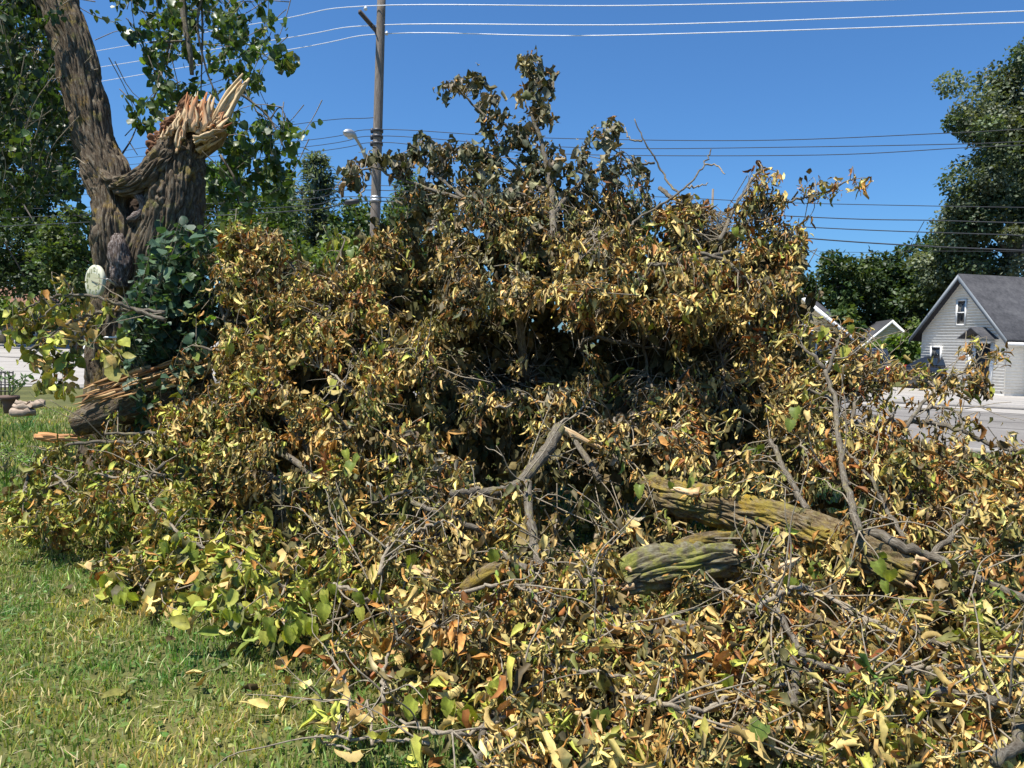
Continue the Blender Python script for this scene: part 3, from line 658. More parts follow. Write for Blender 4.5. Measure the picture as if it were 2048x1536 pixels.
# ------------------------------------------------------------------ wood with real furrows
def bark_tube(pts, rad, n=72, k=10, amp=.02, fr=24, fz=3.2, lump=.05, lfr=3.0, seed=0, cap=True, jag=0.0, twist=0.0):
    pts = np.asarray(pts, float); rad = np.asarray(rad, float)
    P4 = smoothpath(np.hstack([pts, rad[:, None]]), k)
    V, Fs, bk = tube(P4[:, :3], P4[:, 3], n, cap)
    m = len(P4); cen = np.repeat(P4[:, :3], n, 0); out = nrm(V[:m * n] - cen)
    o = Vector((seed * 3.7, seed * 1.3, seed * 2.1)); D = np.zeros(m * n)
    for i in range(m * n):
        x, y, z = bk[i]; r = P4[i // n, 3]
        a = twist * z; xx = x * math.cos(a) - y * math.sin(a); yy = x * math.sin(a) + y * math.cos(a)
        w = noise.noise(Vector((x * 9, y * 9, z * 4)) + o) * .9
        dd = noise.voronoi(Vector((xx * fr + w, yy * fr + w, z * fz)) + o)[0]
        q = min(1.0, (dd[1] - dd[0]) / .3); q2 = noise.noise(Vector((xx * fr * 2.2, yy * fr * 2.2, z * fz * 2)) + o * 2)
        q3 = noise.noise(Vector((xx * fr * 5, yy * fr * 5, z * fz * 4)) + o * 3); q4 = noise.noise(Vector((xx * 4, yy * 4, z * 3)) + o * 4)
        D[i] = amp * (1.55 * math.sqrt(q) * (1 + .5 * q4) - .95 + .5 * q2 + .4 * q3) + lump * r * 2 * noise.noise(Vector((x * lfr, y * lfr, z * lfr * .7)) + o)
    V[:m * n] += out * D[:, None]
    if jag:
        T = nrm(P4[-1, :3] - P4[-3, :3]); rs = np.random.RandomState(seed)
        j = rs.rand(n) ** 1.6; V[(m - 1) * n:m * n] += T * (jag * j)[:, None]; V[(m - 2) * n:(m - 1) * n] += T * (jag * .5 * j)[:, None]
    return V, Fs, bk
def shard(a, b, w, th, rs, tip=.15, c0=(1, 1, 1), c1=(.8, .62, .5), k=5, bow=.05):
    """a split wood shard from a to b: an uneven blade that narrows to a ragged tip"""
    a, b = np.asarray(a, float), np.asarray(b, float); T = nrm(b - a); s = nrm(np.cross(T, rs.randn(3))); u = np.cross(T, s)
    L = np.linalg.norm(b - a); V = []; C = []; bk = []; bend = (s * rs.randn() + u * rs.randn()) * L * bow
    for i in range(k):
        t = i / (k - 1); f = (1 - t) * (1 - tip) + tip if i < k - 1 else tip * .5
        f *= rs.uniform(.7, 1.25); o = bend * (t * (1 - t)) + a + (b - a) * t + (s * rs.randn() + u * rs.randn()) * w * .12
        ww, tt = w * f / 2, th * f / 2
        for (p, q) in ((-1, -.7), (.9, -1), (1, .8), (-.8, 1)):
            V.append(o + s * p * ww + u * q * tt); C.append(np.array(c0) * (1 - t) + np.array(c1) * t); bk.append((p * ww, q * tt, L * t + rs.rand() * .002))
    F = []
    for i in range(k - 1):
        for j in range(4): F.append([i * 4 + j, i * 4 + (j + 1) % 4, i * 4 + 4 + (j + 1) % 4, i * 4 + 4 + j])
    F += [[3, 2, 1, 0], [k * 4 - 4, k * 4 - 3, k * 4 - 2, k * 4 - 1]]
    return np.array(V), np.array(F), np.array(bk) + rs.rand(3), np.array(C)

# ------------------------------------------------------------------ the broken standing tree
rs = np.random.RandomState(5); TD = 8.0; mpx = TD / FPX
def px_path(lst): return np.array([P(x, y, d) for x, y, d, r in lst]), np.array([r / FPX * d for x, y, d, r in lst])
base = P(255, 985, TD); base[2] = 0
bt = thing('broken_tree', 'big old standing tree with one limb snapped off in pale splinters and a hollow crotch', 'tree', base)
p, r = px_path([(258, 990, 8.0, 92), (254, 900, 8.0, 78), (250, 790, 8.0, 69), (248, 650, 8.0, 65), (260, 560, 8.0, 64), (276, 505, 8.08, 66), (284, 470, 8.16, 54)])
V, Fs, bk = bark_tube(p, r, 250, 22, .034, 15, 1.25, .06, seed=1); part('trunk', V, Fs, M_BARK, bt, bk=bk)
p, r = px_path([(236, 540, 7.85, 36), (226, 470, 7.82, 36), (222, 410, 7.9, 33), (214, 350, 8.0, 40), (193, 292, 8.05, 35), (171, 200, 8.1, 36), (148, 100, 8.15, 37), (113, 0, 8.2, 34), (70, -110, 8.3, 36), (30, -240, 8.4, 33)])
V, Fs, bk = bark_tube(p, r, 190, 16, .025, 19, 1.6, .09, 5.0, seed=2); part('limb', V, Fs, M_BARK, bt, bk=bk)
p, r = px_path([(308, 600, 8.05, 56), (332, 490, 7.95, 62), (350, 410, 7.95, 54), (357, 345, 7.95, 47), (364, 300, 7.96, 37), (373, 266, 7.98, 27), (381, 238, 8.0, 17)])
V, Fs, bk = bark_tube(p, r, 210, 22, .034, 15, 1.25, .07, seed=3, jag=.12); blimb = part('broken_limb', V, Fs, M_BARK, bt, bk=bk)
p, r = px_path([(206, 342, 7.82, 6), (226, 366, 7.76, 12), (258, 372, 7.74, 20), (292, 356, 7.76, 24), (322, 332, 7.8, 28), (346, 302, 7.86, 26), (364, 262, 7.92, 18)])
V, Fs, bk = bark_tube(p, r, 150, 14, .028, 20, 2.4, .06, 6, seed=4, twist=1.5); part('bark_fold', V, Fs, M_BARK, bt, bk=bk)
p, r = px_path([(196, 500, 7.75, 10), (203, 475, 7.72, 20), (214, 452, 7.75, 14)]); V, Fs, bk = bark_tube(p, r, 30, 6, .01, 40, 10, .1, 9, seed=6); part('burl', V, Fs, M_BARK, bt, bk=bk, smooth=True)
# rotten inside of the broken limb: leans behind the fold; a near-black lump paints in the shade of a cavity
p, r = px_path([(292, 352, 8.1, 12), (318, 312, 8.08, 18), (342, 280, 8.06, 21), (362, 248, 8.05, 20), (380, 214, 8.05, 14)])
V, Fs, bk = bark_tube(p, r, 110, 14, .045, 20, 9, .3, 9, seed=8, jag=.12); part('heartwood', V, Fs, M_ROT, bt, bk=bk, smooth=False, col=(1, 1, 1))
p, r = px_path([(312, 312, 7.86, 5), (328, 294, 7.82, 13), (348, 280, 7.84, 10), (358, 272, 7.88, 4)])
V, Fs, bk = bark_tube(p, r, 30, 6, .012, 40, 12, .3, 10, seed=9); part('cavity', V, Fs, simple('painted hollow shade', (.02, .013, .009), .95), bt, smooth=True)
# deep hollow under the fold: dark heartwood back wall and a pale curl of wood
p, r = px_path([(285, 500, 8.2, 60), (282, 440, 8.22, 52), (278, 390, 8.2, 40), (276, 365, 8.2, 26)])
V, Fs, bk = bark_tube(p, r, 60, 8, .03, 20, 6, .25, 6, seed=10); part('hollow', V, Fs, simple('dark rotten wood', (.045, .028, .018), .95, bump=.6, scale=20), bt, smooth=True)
p, r = px_path([(268, 382, 7.78, 6), (280, 396, 7.72, 7), (285, 412, 7.72, 6), (281, 425, 7.72, 7), (270, 434, 7.72, 11), (256, 441, 7.74, 5)])
V, Fs, bk = bark_tube(p, r, 16, 5, .006, 60, 8, .2, 12, seed=11); part('wood_curl', V, Fs, M_DEAD, bt, bk=bk, smooth=True)
p, r = px_path([(244, 575, 7.66, 10), (241, 540, 7.66, 18), (238, 500, 7.66, 19), (236, 470, 7.7, 10)])
V, Fs, bk = bark_tube(p, r, 40, 8, .018, 40, 8, .15, 9, seed=12); part('bare_patch', V, Fs, M_DEAD, bt, bk=bk, smooth=True)
p, r = px_path([(296, 440, 7.72, 7), (300, 415, 7.7, 6), (304, 395, 7.7, 3)]); V, Fs, bk = bark_tube(p, r, 14, 5, .006, 60, 10, .2, 12, seed=13); part('torn_edge', V, Fs, M_WOOD, bt, bk=bk, col=(.95, .9, .85))
def splinters(n, x0, y0, x1, y1, lx, ly, w, d0, d1, red, par=bt):
    for i in range(n):
        t = (i + rs.rand()) / n; f = rs.uniform(.45, 1.1)
        a = P(x0 + (x1 - x0) * t + rs.randn() * 3, y0 + (y1 - y0) * t + rs.randn() * 4, rs.uniform(d0, d1)); b = a + (P(lx * f, ly * f, TD) - P(0, 0, TD)) + rs.randn(3) * .015
        V, F, bk, C = shard(a, b, w * rs.uniform(.5, 1.3) * mpx, w * .5 * mpx, rs, .35, (1, .97, .92), (.75, .35, .2) if rs.rand() < red else (.95, .85, .75))
        part('splinter', V, F, M_WOOD, par, bk=bk, col=C)
splinters(34, 368, 264, 428, 258, 5, -66, 15, 7.72, 8.1, .5)
splinters(18, 352, 268, 420, 244, 5, -44, 13, 7.76, 8.1, .6)
splinters(16, 322, 280, 372, 248, 8, -30, 9, 7.68, 7.9, .25)
splinters(16, 350, 300, 372, 262, 6, -34, 7, 7.62, 7.75, .3)
splinters(12, 300, 338, 338, 288, 8, -26, 8, 7.72, 7.95, .8); splinters(16, 322, 288, 372, 246, 5, -26, 9, 7.7, 7.95, .2)
splinters(22, 385, 285, 412, 272, 52, -20, 11, 7.66, 7.95, .2)
splinters(12, 392, 300, 420, 290, 36, -22, 12, 7.78, 8.05, .1)
splinters(14, 405, 262, 438, 250, 22, -14, 9, 7.7, 8.0, .6)
# torn concave slab under the flare and the long blade
q = [P(386, 318, 7.9), P(392, 285, 7.74), P(420, 268, 7.72), P(455, 262, 7.78), P(436, 292, 7.86), P(404, 316, 7.92)]
qc = P(410, 290, 7.98); Vs = np.array(q + [qc] + [v + FW * .06 for v in q] + [qc + FW * .05])
part('torn_slab', Vs, np.array([[i, (i + 1) % 6, 6] for i in range(6)] + [[(i + 1) % 6 + 7, i + 7, 13] for i in range(6)]), M_WOOD, bt, bk=Vs, col=(.72, .66, .6), smooth=False)
for i in range(7):
    f = (i - 3) * 3.4
    a = P(423 + f * 1.2, 268 - abs(f) * .3, 7.95 + .02 * (i % 3)); b = P(490 + f * .75 + rs.randn() * 2, 150 + rs.uniform(-3, 16) + f * .3, 7.9 + .02 * (i % 2))
    V, F, bk, C = shard(a, b, 10 * mpx, 9 * mpx, rs, .75, (.85, .65, .5) if i in (2, 5) else (1, .96, .88), (1, .95, .85), 7); part('splinter', V, F, M_WOOD, bt, bk=bk, col=C)
splinters(12, 424, 268, 442, 240, 14, -22, 7, 7.82, 7.95, .9)
# hanging dead and living twigs, and the foliage
GREENT = [(3, (.055, .095, .025)), (3, (.075, .125, .03)), (2, (.11, .165, .04)), (1, (.16, .2, .06))]
class Leaves:
    def __init__(s): s.a = []
    def add(s, *arr): s.a.append(arr)
    def out(s): return [np.concatenate(x) for x in zip(*s.a)]
def spray_leaves(path, n, Lr, Wr, fold, curl, pal, droop, jit, spread, rs, upb=.5, mixc=.6, t0=.42, sc_=None):
    """n leaves along a twig path"""
    path = np.asarray(path); t = t0 + (1 - t0) * rs.rand(n) ** .7; m = len(path) - 1
    i = np.minimum((t * m).astype(int), m - 1); f = (t * m - i)[:, None]
    b = path[i] * (1 - f) + path[i + 1] * f; td = nrm(path[i + 1] - path[i])
    rd = rs.randn(n, 3); d = nrm(td * .45 + rd * .62 + np.array([0, 0, -1]) * droop * rs.uniform(.5, 1.3, (n, 1)))
    b = b + rs.randn(n, 3) * spread
    up = rs.randn(n, 3) * .7 + np.array([0, 0, upb]) - np.array([0, .35, 0])
    L = rs.uniform(Lr[0], Lr[1], n) * rs.choice([1.3, 1, .75, .55], n, p=[.1, .5, .26, .14])
    W = L * rs.uniform(Wr[0], Wr[1], n) * rs.choice([1, 1.25], n, p=[.85, .15])
    fo = rs.uniform(fold[0], fold[1], n); cu = rs.uniform(curl[0], curl[1], n) * rs.choice([1, -.4], n, p=[.75, .25])
    c0 = sc_ if sc_ is not None else pick(pal, 1, rs)[0]
    col = pick(pal, n, rs, .18); k = (rs.rand(n, 1) < mixc); col = np.where(k, np.clip(c0 * (1 + .2 * rs.randn(n, 1)), .01, .9), col)
    return b, d, up, L, W, fo, cu, col, np.full(n, jit)

def hang(region, n, d0, d1, per, L=(.07, .115), pal=None, droop=.8, len_=(.4, .9), dirb=(0, 0, -.7), seed=0, dens=None):
    rs = np.random.RandomState(seed); xs = [q[0] for q in region]; ys = [q[1] for q in region]; out = Leaves(); tw = Acc(); c = 0
    while c < n:
        x, y = rs.uniform(min(xs), max(xs)), rs.uniform(min(ys), max(ys))
        if not inpoly(x, y, region): continue
        c += 1; tip = P(x, y, rs.uniform(d0, d1)); l = rs.uniform(*len_); dv_ = nrm(rs.randn(3) * .5 + np.array(dirb))
        st = tip - dv_ * l; pth = smoothpath([st, (st + tip) / 2 + rs.randn(3) * .05 + [0, 0, .04], tip], 3)
        V, Fs, bk = tube(pth, np.linspace(.006, .0025, len(pth)), 4, False); tw.add(V, Fs, bk)
        out.add(*spray_leaves(pth, per, L, (.36, .5), (.0, .45), (-.2, .9), pal or GREENT, droop, .02, .03, rs, upb=.9, mixc=.5))
    return out, tw
h1_, t1_ = hang([(-120, -120), (70, -120), (90, 60), (120, 200), (150, 330), (170, 400), (60, 420), (-120, 430)], 520, 7.6, 11.0, 20, L=(.055, .09), pal=[(4, (.035, .06, .02)), (3, (.05, .085, .025)), (1, (.1, .15, .04))], seed=31)  # darker leaf colours here paint in the backlit shade of the left crown
h2_, t2_ = hang([(180, -80), (520, -80), (540, 60), (545, 110), (500, 230), (470, 200), (430, 230), (380, 200), (330, 250), (290, 120), (240, 60), (215, 20)], 120, 8.2, 10.0, 16, seed=32)
h3_, t3_ = hang([(440, 230), (520, 240), (585, 260), (595, 330), (580, 400), (520, 420), (440, 430), (420, 380), (430, 310)], 62, 8.1, 9.4, 15, seed=33)
h4_, t4_ = hang([(262, 250), (320, 200), (360, 170), (370, 215), (330, 250), (300, 270)], 12, 8.3, 8.8, 13, seed=34)
h5_, t5_ = hang([(545, 110), (590, 115), (580, 165), (560, 180)], 5, 8.3, 8.7, 10, seed=35, len_=(.15, .3))
lv = Leaves(); tw = Acc()
for h_, t_ in ((h1_, t1_), (h2_, t2_), (h3_, t3_), (h4_, t4_), (h5_, t5_)):
    lv.a += h_.a
V, F, C = leaf_mesh(*lv.out()); part('foliage', V, F, M_GREEN, bt, col=C, kind='stuff')
for t_ in (t1_, t2_, t3_, t4_, t5_):
    off = tw.n
    tw.V += t_.V; tw.B += t_.B; tw.C += t_.C
    for k_, v_ in t_.F.items(): tw.F.setdefault(k_, []).extend([f + off for f in v_])
    tw.n += t_.n
tw.build('twigs', M_TWIG, bt, kind='stuff')
for pts_, r0, r1 in (([(362, -60, 8.4), (368, 40, 8.3), (380, 105, 8.25), (384, 150, 8.3)], 7, 4), ([(420, -60, 8.3), (395, 40, 8.3), (410, 130, 8.3), (430, 185, 8.3)], 3, 1.5),
                     ([(400, -60, 8.5), (405, 60, 8.4), (402, 180, 8.4)], 3, 1.2), ([(470, 180, 8.4), (505, 205, 8.4), (540, 238, 8.4), (570, 300, 8.4)], 3, 1.5), ([(350, 10, 8.5), (340, 80, 8.5), (318, 165, 8.5), (300, 215, 8.5)], 3.5, 1.5),
                     ([(440, 310, 8.3), (470, 360, 8.3), (478, 410, 8.3)], 3, 1.3), ([(300, 85, 8.5), (340, 83, 8.4), (370, 82, 8.35)], 2.5, 2), ([(243, 310, 8.3), (262, 280, 8.3), (275, 250, 8.4)], 2, 1), ([(258, 283, 8.3), (275, 310, 8.3)], 1.2, .7), ([(540, 238, 8.4), (560, 215, 8.4), (575, 245, 8.4), (580, 270, 8.4)], 1.5, .8)):
    pp = smoothpath([P(*q) for q in pts_], 5); V, Fs, bk = tube(pp, np.linspace(r0, r1, len(pp)) * 8.3 / FPX, 7); part('branch', V, Fs, M_LIMB, bt, bk=bk, smooth=True)
for pts_, r0, r1 in (([(30, -240, 8.4), (-40, -300, 8.6), (-140, -300, 9)], 30, 14), ([(70, -110, 8.3), (200, -240, 8.6), (400, -280, 8.6), (480, -160, 8.6)], 20, 5), ([(60, -160, 8.3), (-20, -60, 8.9), (-60, 80, 9.2), (-70, 200, 9.3)], 16, 4)):
    pp = smoothpath([P(*q) for q in pts_], 5); V, Fs, bk = tube(pp, np.linspace(r0, r1, len(pp)) * 8.3 / FPX, 9); part('branch', V, Fs, M_BARK, bt, bk=bk, smooth=True)
# the round dial hung on the trunk, and the cord round it
M_DIAL = simple('cream dial enamel', (.5, .48, .3), .45, var=.03); M_OLIVE = simple('olive print', (.25, .27, .12), .6)
dc = P(188, 563, 7.32); dn = nrm(np.array([-.55, -.835, .02])); ds = nrm(np.cross(np.array([0, 0, 1.0]), dn)); du = np.cross(dn, ds)
du, ds = du * math.cos(.06) + ds * math.sin(.06), ds * math.cos(.06) - du * math.sin(.06)
ck = thing('wall_clock', 'round cream clock with olive numerals hung on the standing trunk', 'clock', dc)
RD = .163
V, Fs, bk = tube(np.array([dc - dn * .032, dc - dn * .028, dc, dc + dn * .006, dc + dn * .004]), [RD * .97, RD, RD, RD * .97, RD * .9], 40); part('rim', V, Fs, simple('cream rim', (.62, .6, .45), .4, var=.03), ck, smooth=False)
th = np.arange(40) / 40 * 2 * math.pi; V = np.vstack([[dc + dn * .0055 + RD * .91 * (math.cos(a) * ds + math.sin(a) * du) for a in th], [dc + dn * .0055]])
part('dial', V, np.array([[i, (i + 1) % 40, 40] for i in range(40)]), M_DIAL, ck)
tcol = M_OLIVE
for i in range(1, 13):
    cu_ = bpy.data.curves.new('numeral', 'FONT'); cu_.body = str(i); cu_.size = .06; cu_.align_x = 'CENTER'; cu_.align_y = 'CENTER'; cu_.extrude = .0005; cu_.offset = .002
    tmp = bpy.data.objects.new('tmp', cu_); me = bpy.data.meshes.new_from_object(tmp); me.name = 'numeral'; me.materials.clear(); me.materials.append(tcol); bpy.data.objects.remove(tmp)
    o = bpy.data.objects.new('numeral', me); COL.objects.link(o); o.parent = ck
    a = math.pi / 2 - i * math.pi / 6; pos = dn * .0075 + RD * .7 * (math.cos(a) * ds + math.sin(a) * du)
    o.matrix_local = Matrix(((ds[0], du[0], dn[0], pos[0]), (ds[1], du[1], dn[1], pos[1]), (ds[2], du[2], dn[2], pos[2]), (0, 0, 0, 1)))
for a, l, w in ((-.12, .1, .004), (math.pi - .2, .035, .006), (-.3, .07, .005)):
    dd_ = math.cos(a) * ds + math.sin(a) * du; V, F = box(dc + dn * .011 + dd_ * l / 2, dd_ * l / 2, np.cross(dn, dd_) * w / 2, dn * .0015); part('hand', V, F, M_TAR, ck)
V, Fs, bk = tube(np.array([dc - dn * .02 + ds * .1, P(214, 558, 7.45), P(228, 568, 7.55)]), .011, 6); part('bracket', V, Fs, M_WHITE, ck)
pp = smoothpath([P(176, 668, 7.75), P(186, 672, 7.6), P(205, 674, 7.52), P(225, 675, 7.5), P(246, 674, 7.52), P(262, 672, 7.6)], 5); A = Acc()
V, Fs, bk = tube(pp, .009, 5); A.add(V, Fs)
for a_, b2 in (((182, 669, 7.58), (170, 660, 7.56)), ((184, 671, 7.58), (176, 690, 7.5)), ((206, 675, 7.5), (203, 690, 7.46)), ((178, 672, 7.6), (160, 720, 7.4)), ((243, 674, 7.5), (250, 684, 7.48))):
    V, Fs, bk = tube(smoothpath([P(*a_), (P(*a_) + P(*b2)) / 2 + rs.randn(3) * .01, P(*b2)], 3), .008, 5); A.add(V, Fs)
A.build('cord', M_WHITE, label='white cord tied round the standing trunk below the clock', cat='cord')

# ------------------------------------------------------------------ dark shrub against the trunk
def cleaf(name): return None
sb_ = P(330, 860, 7.35); sb_[2] = 0
shr = thing('shrub', 'dark blue-green leafy shrub growing up against the standing trunk', 'shrub', sb_)
reg = [(240, 800), (236, 690), (246, 590), (286, 480), (325, 430), (365, 428), (405, 470), (425, 440), (440, 500), (430, 590), (415, 700), (375, 790), (300, 840)]
rs = np.random.RandomState(41); lv = Leaves(); tw = Acc(); PALS = [(4, (.045, .085, .05)), (3, (.065, .115, .065)), (1.5, (.1, .16, .08)), (.25, (.24, .34, .07))]
c = 0
while c < 330:
    x, y = rs.uniform(232, 440), rs.uniform(420, 845)
    if not inpoly(x, y, reg): continue
    c += 1; tip = P(x, y, rs.uniform(6.65, 7.5)); st = sb_ + np.array([rs.uniform(-.25, .3), rs.uniform(-.2, .3), max(.1, tip[2] - rs.uniform(.4, .8))])
    if np.linalg.norm(tip - st) > .9: st = tip + (st - tip) * .9 / np.linalg.norm(tip - st)
    pth = smoothpath([st, (st + tip) / 2 + [0, 0, .03] + rs.randn(3) * .03, tip], 3); V, Fs, bk = tube(pth, np.linspace(.005, .002, len(pth)), 4, False); tw.add(V, Fs, bk)
    n = rs.randint(7, 12); L_ = spray_leaves(pth, n, (.075, .12), (.36, .48), (.05, .35), (.1, .7), PALS, .25, .01, .02, rs, upb=1.6, mixc=.4, t0=.1); lv.add(*L_)
V, F, C = leaf_mesh(*lv.out()); part('foliage', V, F, M_SHRUB, shr, col=C, kind='stuff'); tw.build('twigs', M_TWIG, shr, kind='stuff')
for i in range(9):
    e = P(rs.uniform(275, 425), rs.uniform(440, 560), rs.uniform(7.1, 7.6)); pp = smoothpath([sb_ + rs.randn(3) * [.1, .1, 0], sb_ + (e - sb_) * [.3, .3, .5], e], 5); V, Fs, bk = tube(pp, np.linspace(.016, .004, len(pp)), 6); part('stem', V, Fs, M_LIMB, shr, bk=bk)

# ------------------------------------------------------------------ the heap of fallen wood
YT = [1536, 1400, 1250, 1100, 950, 800, 650, 500, 350, 110]
DC_ = [2.65, 3.1, 3.65, 4.3, 5.0, 5.6, 6.2, 6.8, 7.2, 7.5]; DL_ = [2.8, 3.2, 4.0, 5.0, 5.85, 6.4, 6.7, 6.85, 7.1, 7.4]
def clump(px, py):
    sh = np.shape(px); f = lambda x, y: noise.noise(Vector((x / 92, y / 66, 1.7))) + .5 * noise.noise(Vector((x / 40, y / 34, 5.1)))
    if sh == (): return f(float(px), float(py))
    return np.array([f(x, y) for x, y in zip(np.ravel(px), np.ravel(py))]).reshape(sh)
def D(px, py):
    px = np.asarray(px, float); py = np.asarray(py, float)
    a = np.interp(py, YT[::-1], DC_[::-1]); b = np.interp(py, YT[::-1], DL_[::-1]); w = np.clip((700 - px) / 450, 0, 1)
    c = np.interp(py, [300, 430, 520, 610, 650, 720, 800, 860, 920], [0, -.25, -.65, -.7, -.1, .7, .5, .05, 0])      # the overhanging crown and the hollow below it
    h = np.clip((px - 820) / 160, 0, 1) * np.clip((1600 - px) / 160, 0, 1)
    return a * (1 - w) + b * w + c * h - .22 * clump(px, py)
def S(px, py, u=0.0):
    p = P(px, py, D(px, py) + u); p[..., 2] = np.maximum(p[..., 2], .02); return p

# logs (each its own thing)
def log(label, lst, seed, m=M_LOG, amp=.027, fr=22, fz=2.4, lump=.06, jag=.0, name='log', n=120, k=14, ends=True):
    p, r = px_path(lst); t = thing(name, label, 'log' if name == 'log' else 'branch', p[0])
    V, Fs, bk = bark_tube(p, np.array(r) * .82, n, k, amp, fr, fz, lump, 4, seed=seed, cap=True); part('bark', V, Fs, m, t, bk=bk)
    if ends:
        for e, q in ((0, 1), (-1, -2)):
            dv_ = nrm(p[e] - p[q]); rsl = np.random.RandomState(seed + e)
            for i in range(9):
                a = p[e] + np.cross(dv_, rsl.randn(3)) * r[e] * .45 - dv_ * .03; V, F, bk, C = shard(a, a + dv_ * rsl.uniform(.02, .08) + rsl.randn(3) * .01, r[e] * .4, r[e] * .25, rsl, .3, (1, .95, .85), (.7, .45, .3)); part('splinter', V, F, M_WOOD, t, bk=bk, col=C)
    return t
log('thick furrowed log with yellow lichen lying across the right of the heap', [(1290, 978, 5.1, 34), (1350, 994, 4.95, 40), (1450, 1018, 4.75, 42), (1560, 1046, 4.55, 44), (1660, 1082, 4.35, 46), (1750, 1118, 4.2, 44), (1830, 1150, 4.1, 36)], 51, n=150, k=18)
log('short mossy log chunk with green top below the yellow lichen log', [(1246, 1158, 4.0, 34), (1300, 1140, 4.02, 44), (1380, 1128, 4.1, 42), (1460, 1118, 4.2, 36)], 52, m=barkmat('mossy bark', (.2, .17, .1), (.08, .06, .04), lichen=(.34, .32, .06), lich=.8, grey=(.3, .28, .2), bump=.9, fx=34, fz=6, moss=(.27, .29, .06)))
log('split slab of dark bark wedged between the two biggest logs', [(1352, 1092, 4.25, 12), (1400, 1080, 4.28, 18), (1460, 1076, 4.35, 17), (1500, 1072, 4.4, 8)], 53, amp=.01, n=40)
log('furrowed log with yellow streaks half buried behind the rust coloured bark strip', [(1585, 1240, 3.65, 26), (1640, 1262, 3.55, 36), (1700, 1290, 3.45, 36), (1760, 1330, 3.35, 26), (1830, 1365, 3.25, 18)], 54, n=70)
log('small grey log end sticking out beneath the mossy chunk', [(1290, 1258, 3.75, 17), (1335, 1256, 3.72, 20), (1400, 1264, 3.7, 15)], 55, m=M_LIMB, amp=.006, n=40)
log('long grey-green log at the lower right edge of the heap', [(1800, 1345, 3.3, 12), (1880, 1395, 3.1, 18), (1960, 1422, 3.0, 19), (2060, 1448, 2.9, 20), (2180, 1470, 2.85, 20)], 56, m=M_LIMB, amp=.006, n=40)
log('dark green stub of log left of the mossy chunk', [(925, 1180, 4.1, 13), (970, 1150, 4.1, 21), (1030, 1128, 4.15, 15)], 57, amp=.008, n=40)
log('pale peeled branch length sloping down towards the heap centre', [(1135, 1160, 4.1, 12), (1190, 1195, 3.95, 16), (1255, 1240, 3.8, 15)], 58, m=M_LIMB, amp=.005, n=30)
log('brown splintered snag pointing up at the middle of the heap', [(872, 1075, 4.5, 7), (905, 1050, 4.5, 15), (940, 1026, 4.55, 6)], 59, m=M_ROT, amp=.012, n=24)
def chips(label, lst, name, seed, cols=((1, .97, .9), (.95, .85, .7)), wd=16, cnt=4):
    rsl = np.random.RandomState(seed); a, b = P(*lst[0]), P(*lst[1]); t = thing(name, label, 'wood', a); dd_ = lst[0][2]
    for i in range(cnt):
        o = rsl.randn(3) * wd * .2 / FPX * dd_; V, F, bk, C = shard(a + o, b + o * .6, wd / FPX * dd_, wd * .5 / FPX * dd_, rsl, .35, *cols); part('splinter', V, F, M_WOOD, t, bk=bk, col=C)
chips('pale torn board of fresh wood lying left of the brown snag', [(868, 1152, 4.15), (800, 1128, 4.15)], 'broken_board', 61)
chips('pale chip of torn wood under the lichen log', [(1552, 1136, 3.95), (1600, 1118, 3.95)], 'wood_chip', 62)
chips('orange torn stub of wood on the top end of the lichen log', [(1395, 990, 4.6), (1345, 978, 4.65)], 'wood_chip', 63, ((1, .8, .6), (1, .95, .85)))
# rust coloured curved strip of bark
pp = smoothpath([S(1654, 1245, -.22), S(1683, 1282, -.25), S(1718, 1336, -.22), S(1755, 1392, -.12)], 6); w_ = np.array([4, 6, 8, 8, 9, 9, 9, 9, 9, 9, 9, 9, 10, 10, 9, 8, 7, 6, 5])[:len(pp)] / FPX * 3.3
sx = nrm(np.cross(np.gradient(pp, axis=0), FW)); V = np.vstack([pp - sx * w_[:, None], pp + FW * -.006, pp + sx * w_[:, None], pp - sx * w_[:, None] + FW * .008, pp + FW * .004, pp + sx * w_[:, None] + FW * .008]); n = len(pp)
F = [[r_ * n + i, r_ * n + i + 1, (r_ + 1) * n + i + 1, (r_ + 1) * n + i] for r_ in (0, 1) for i in range(n - 1)] + [[(r_ + 1) * n + i, (r_ + 1) * n + i + 1, r_ * n + i + 1, r_ * n + i] for r_ in (3, 4) for i in range(n - 1)] + [[3 * n + i, 3 * n + i + 1, i + 1, i] for i in range(n - 1)] + [[2 * n + i, 2 * n + i + 1, 5 * n + i + 1, 5 * n + i] for i in range(n - 1)]
part('bark_strip', V, np.array(F), M_ROT, bk=V * .5, col=(1.1, .95, .9), smooth=True, label='curved rust coloured strip of torn bark at the lower right', cat='bark')

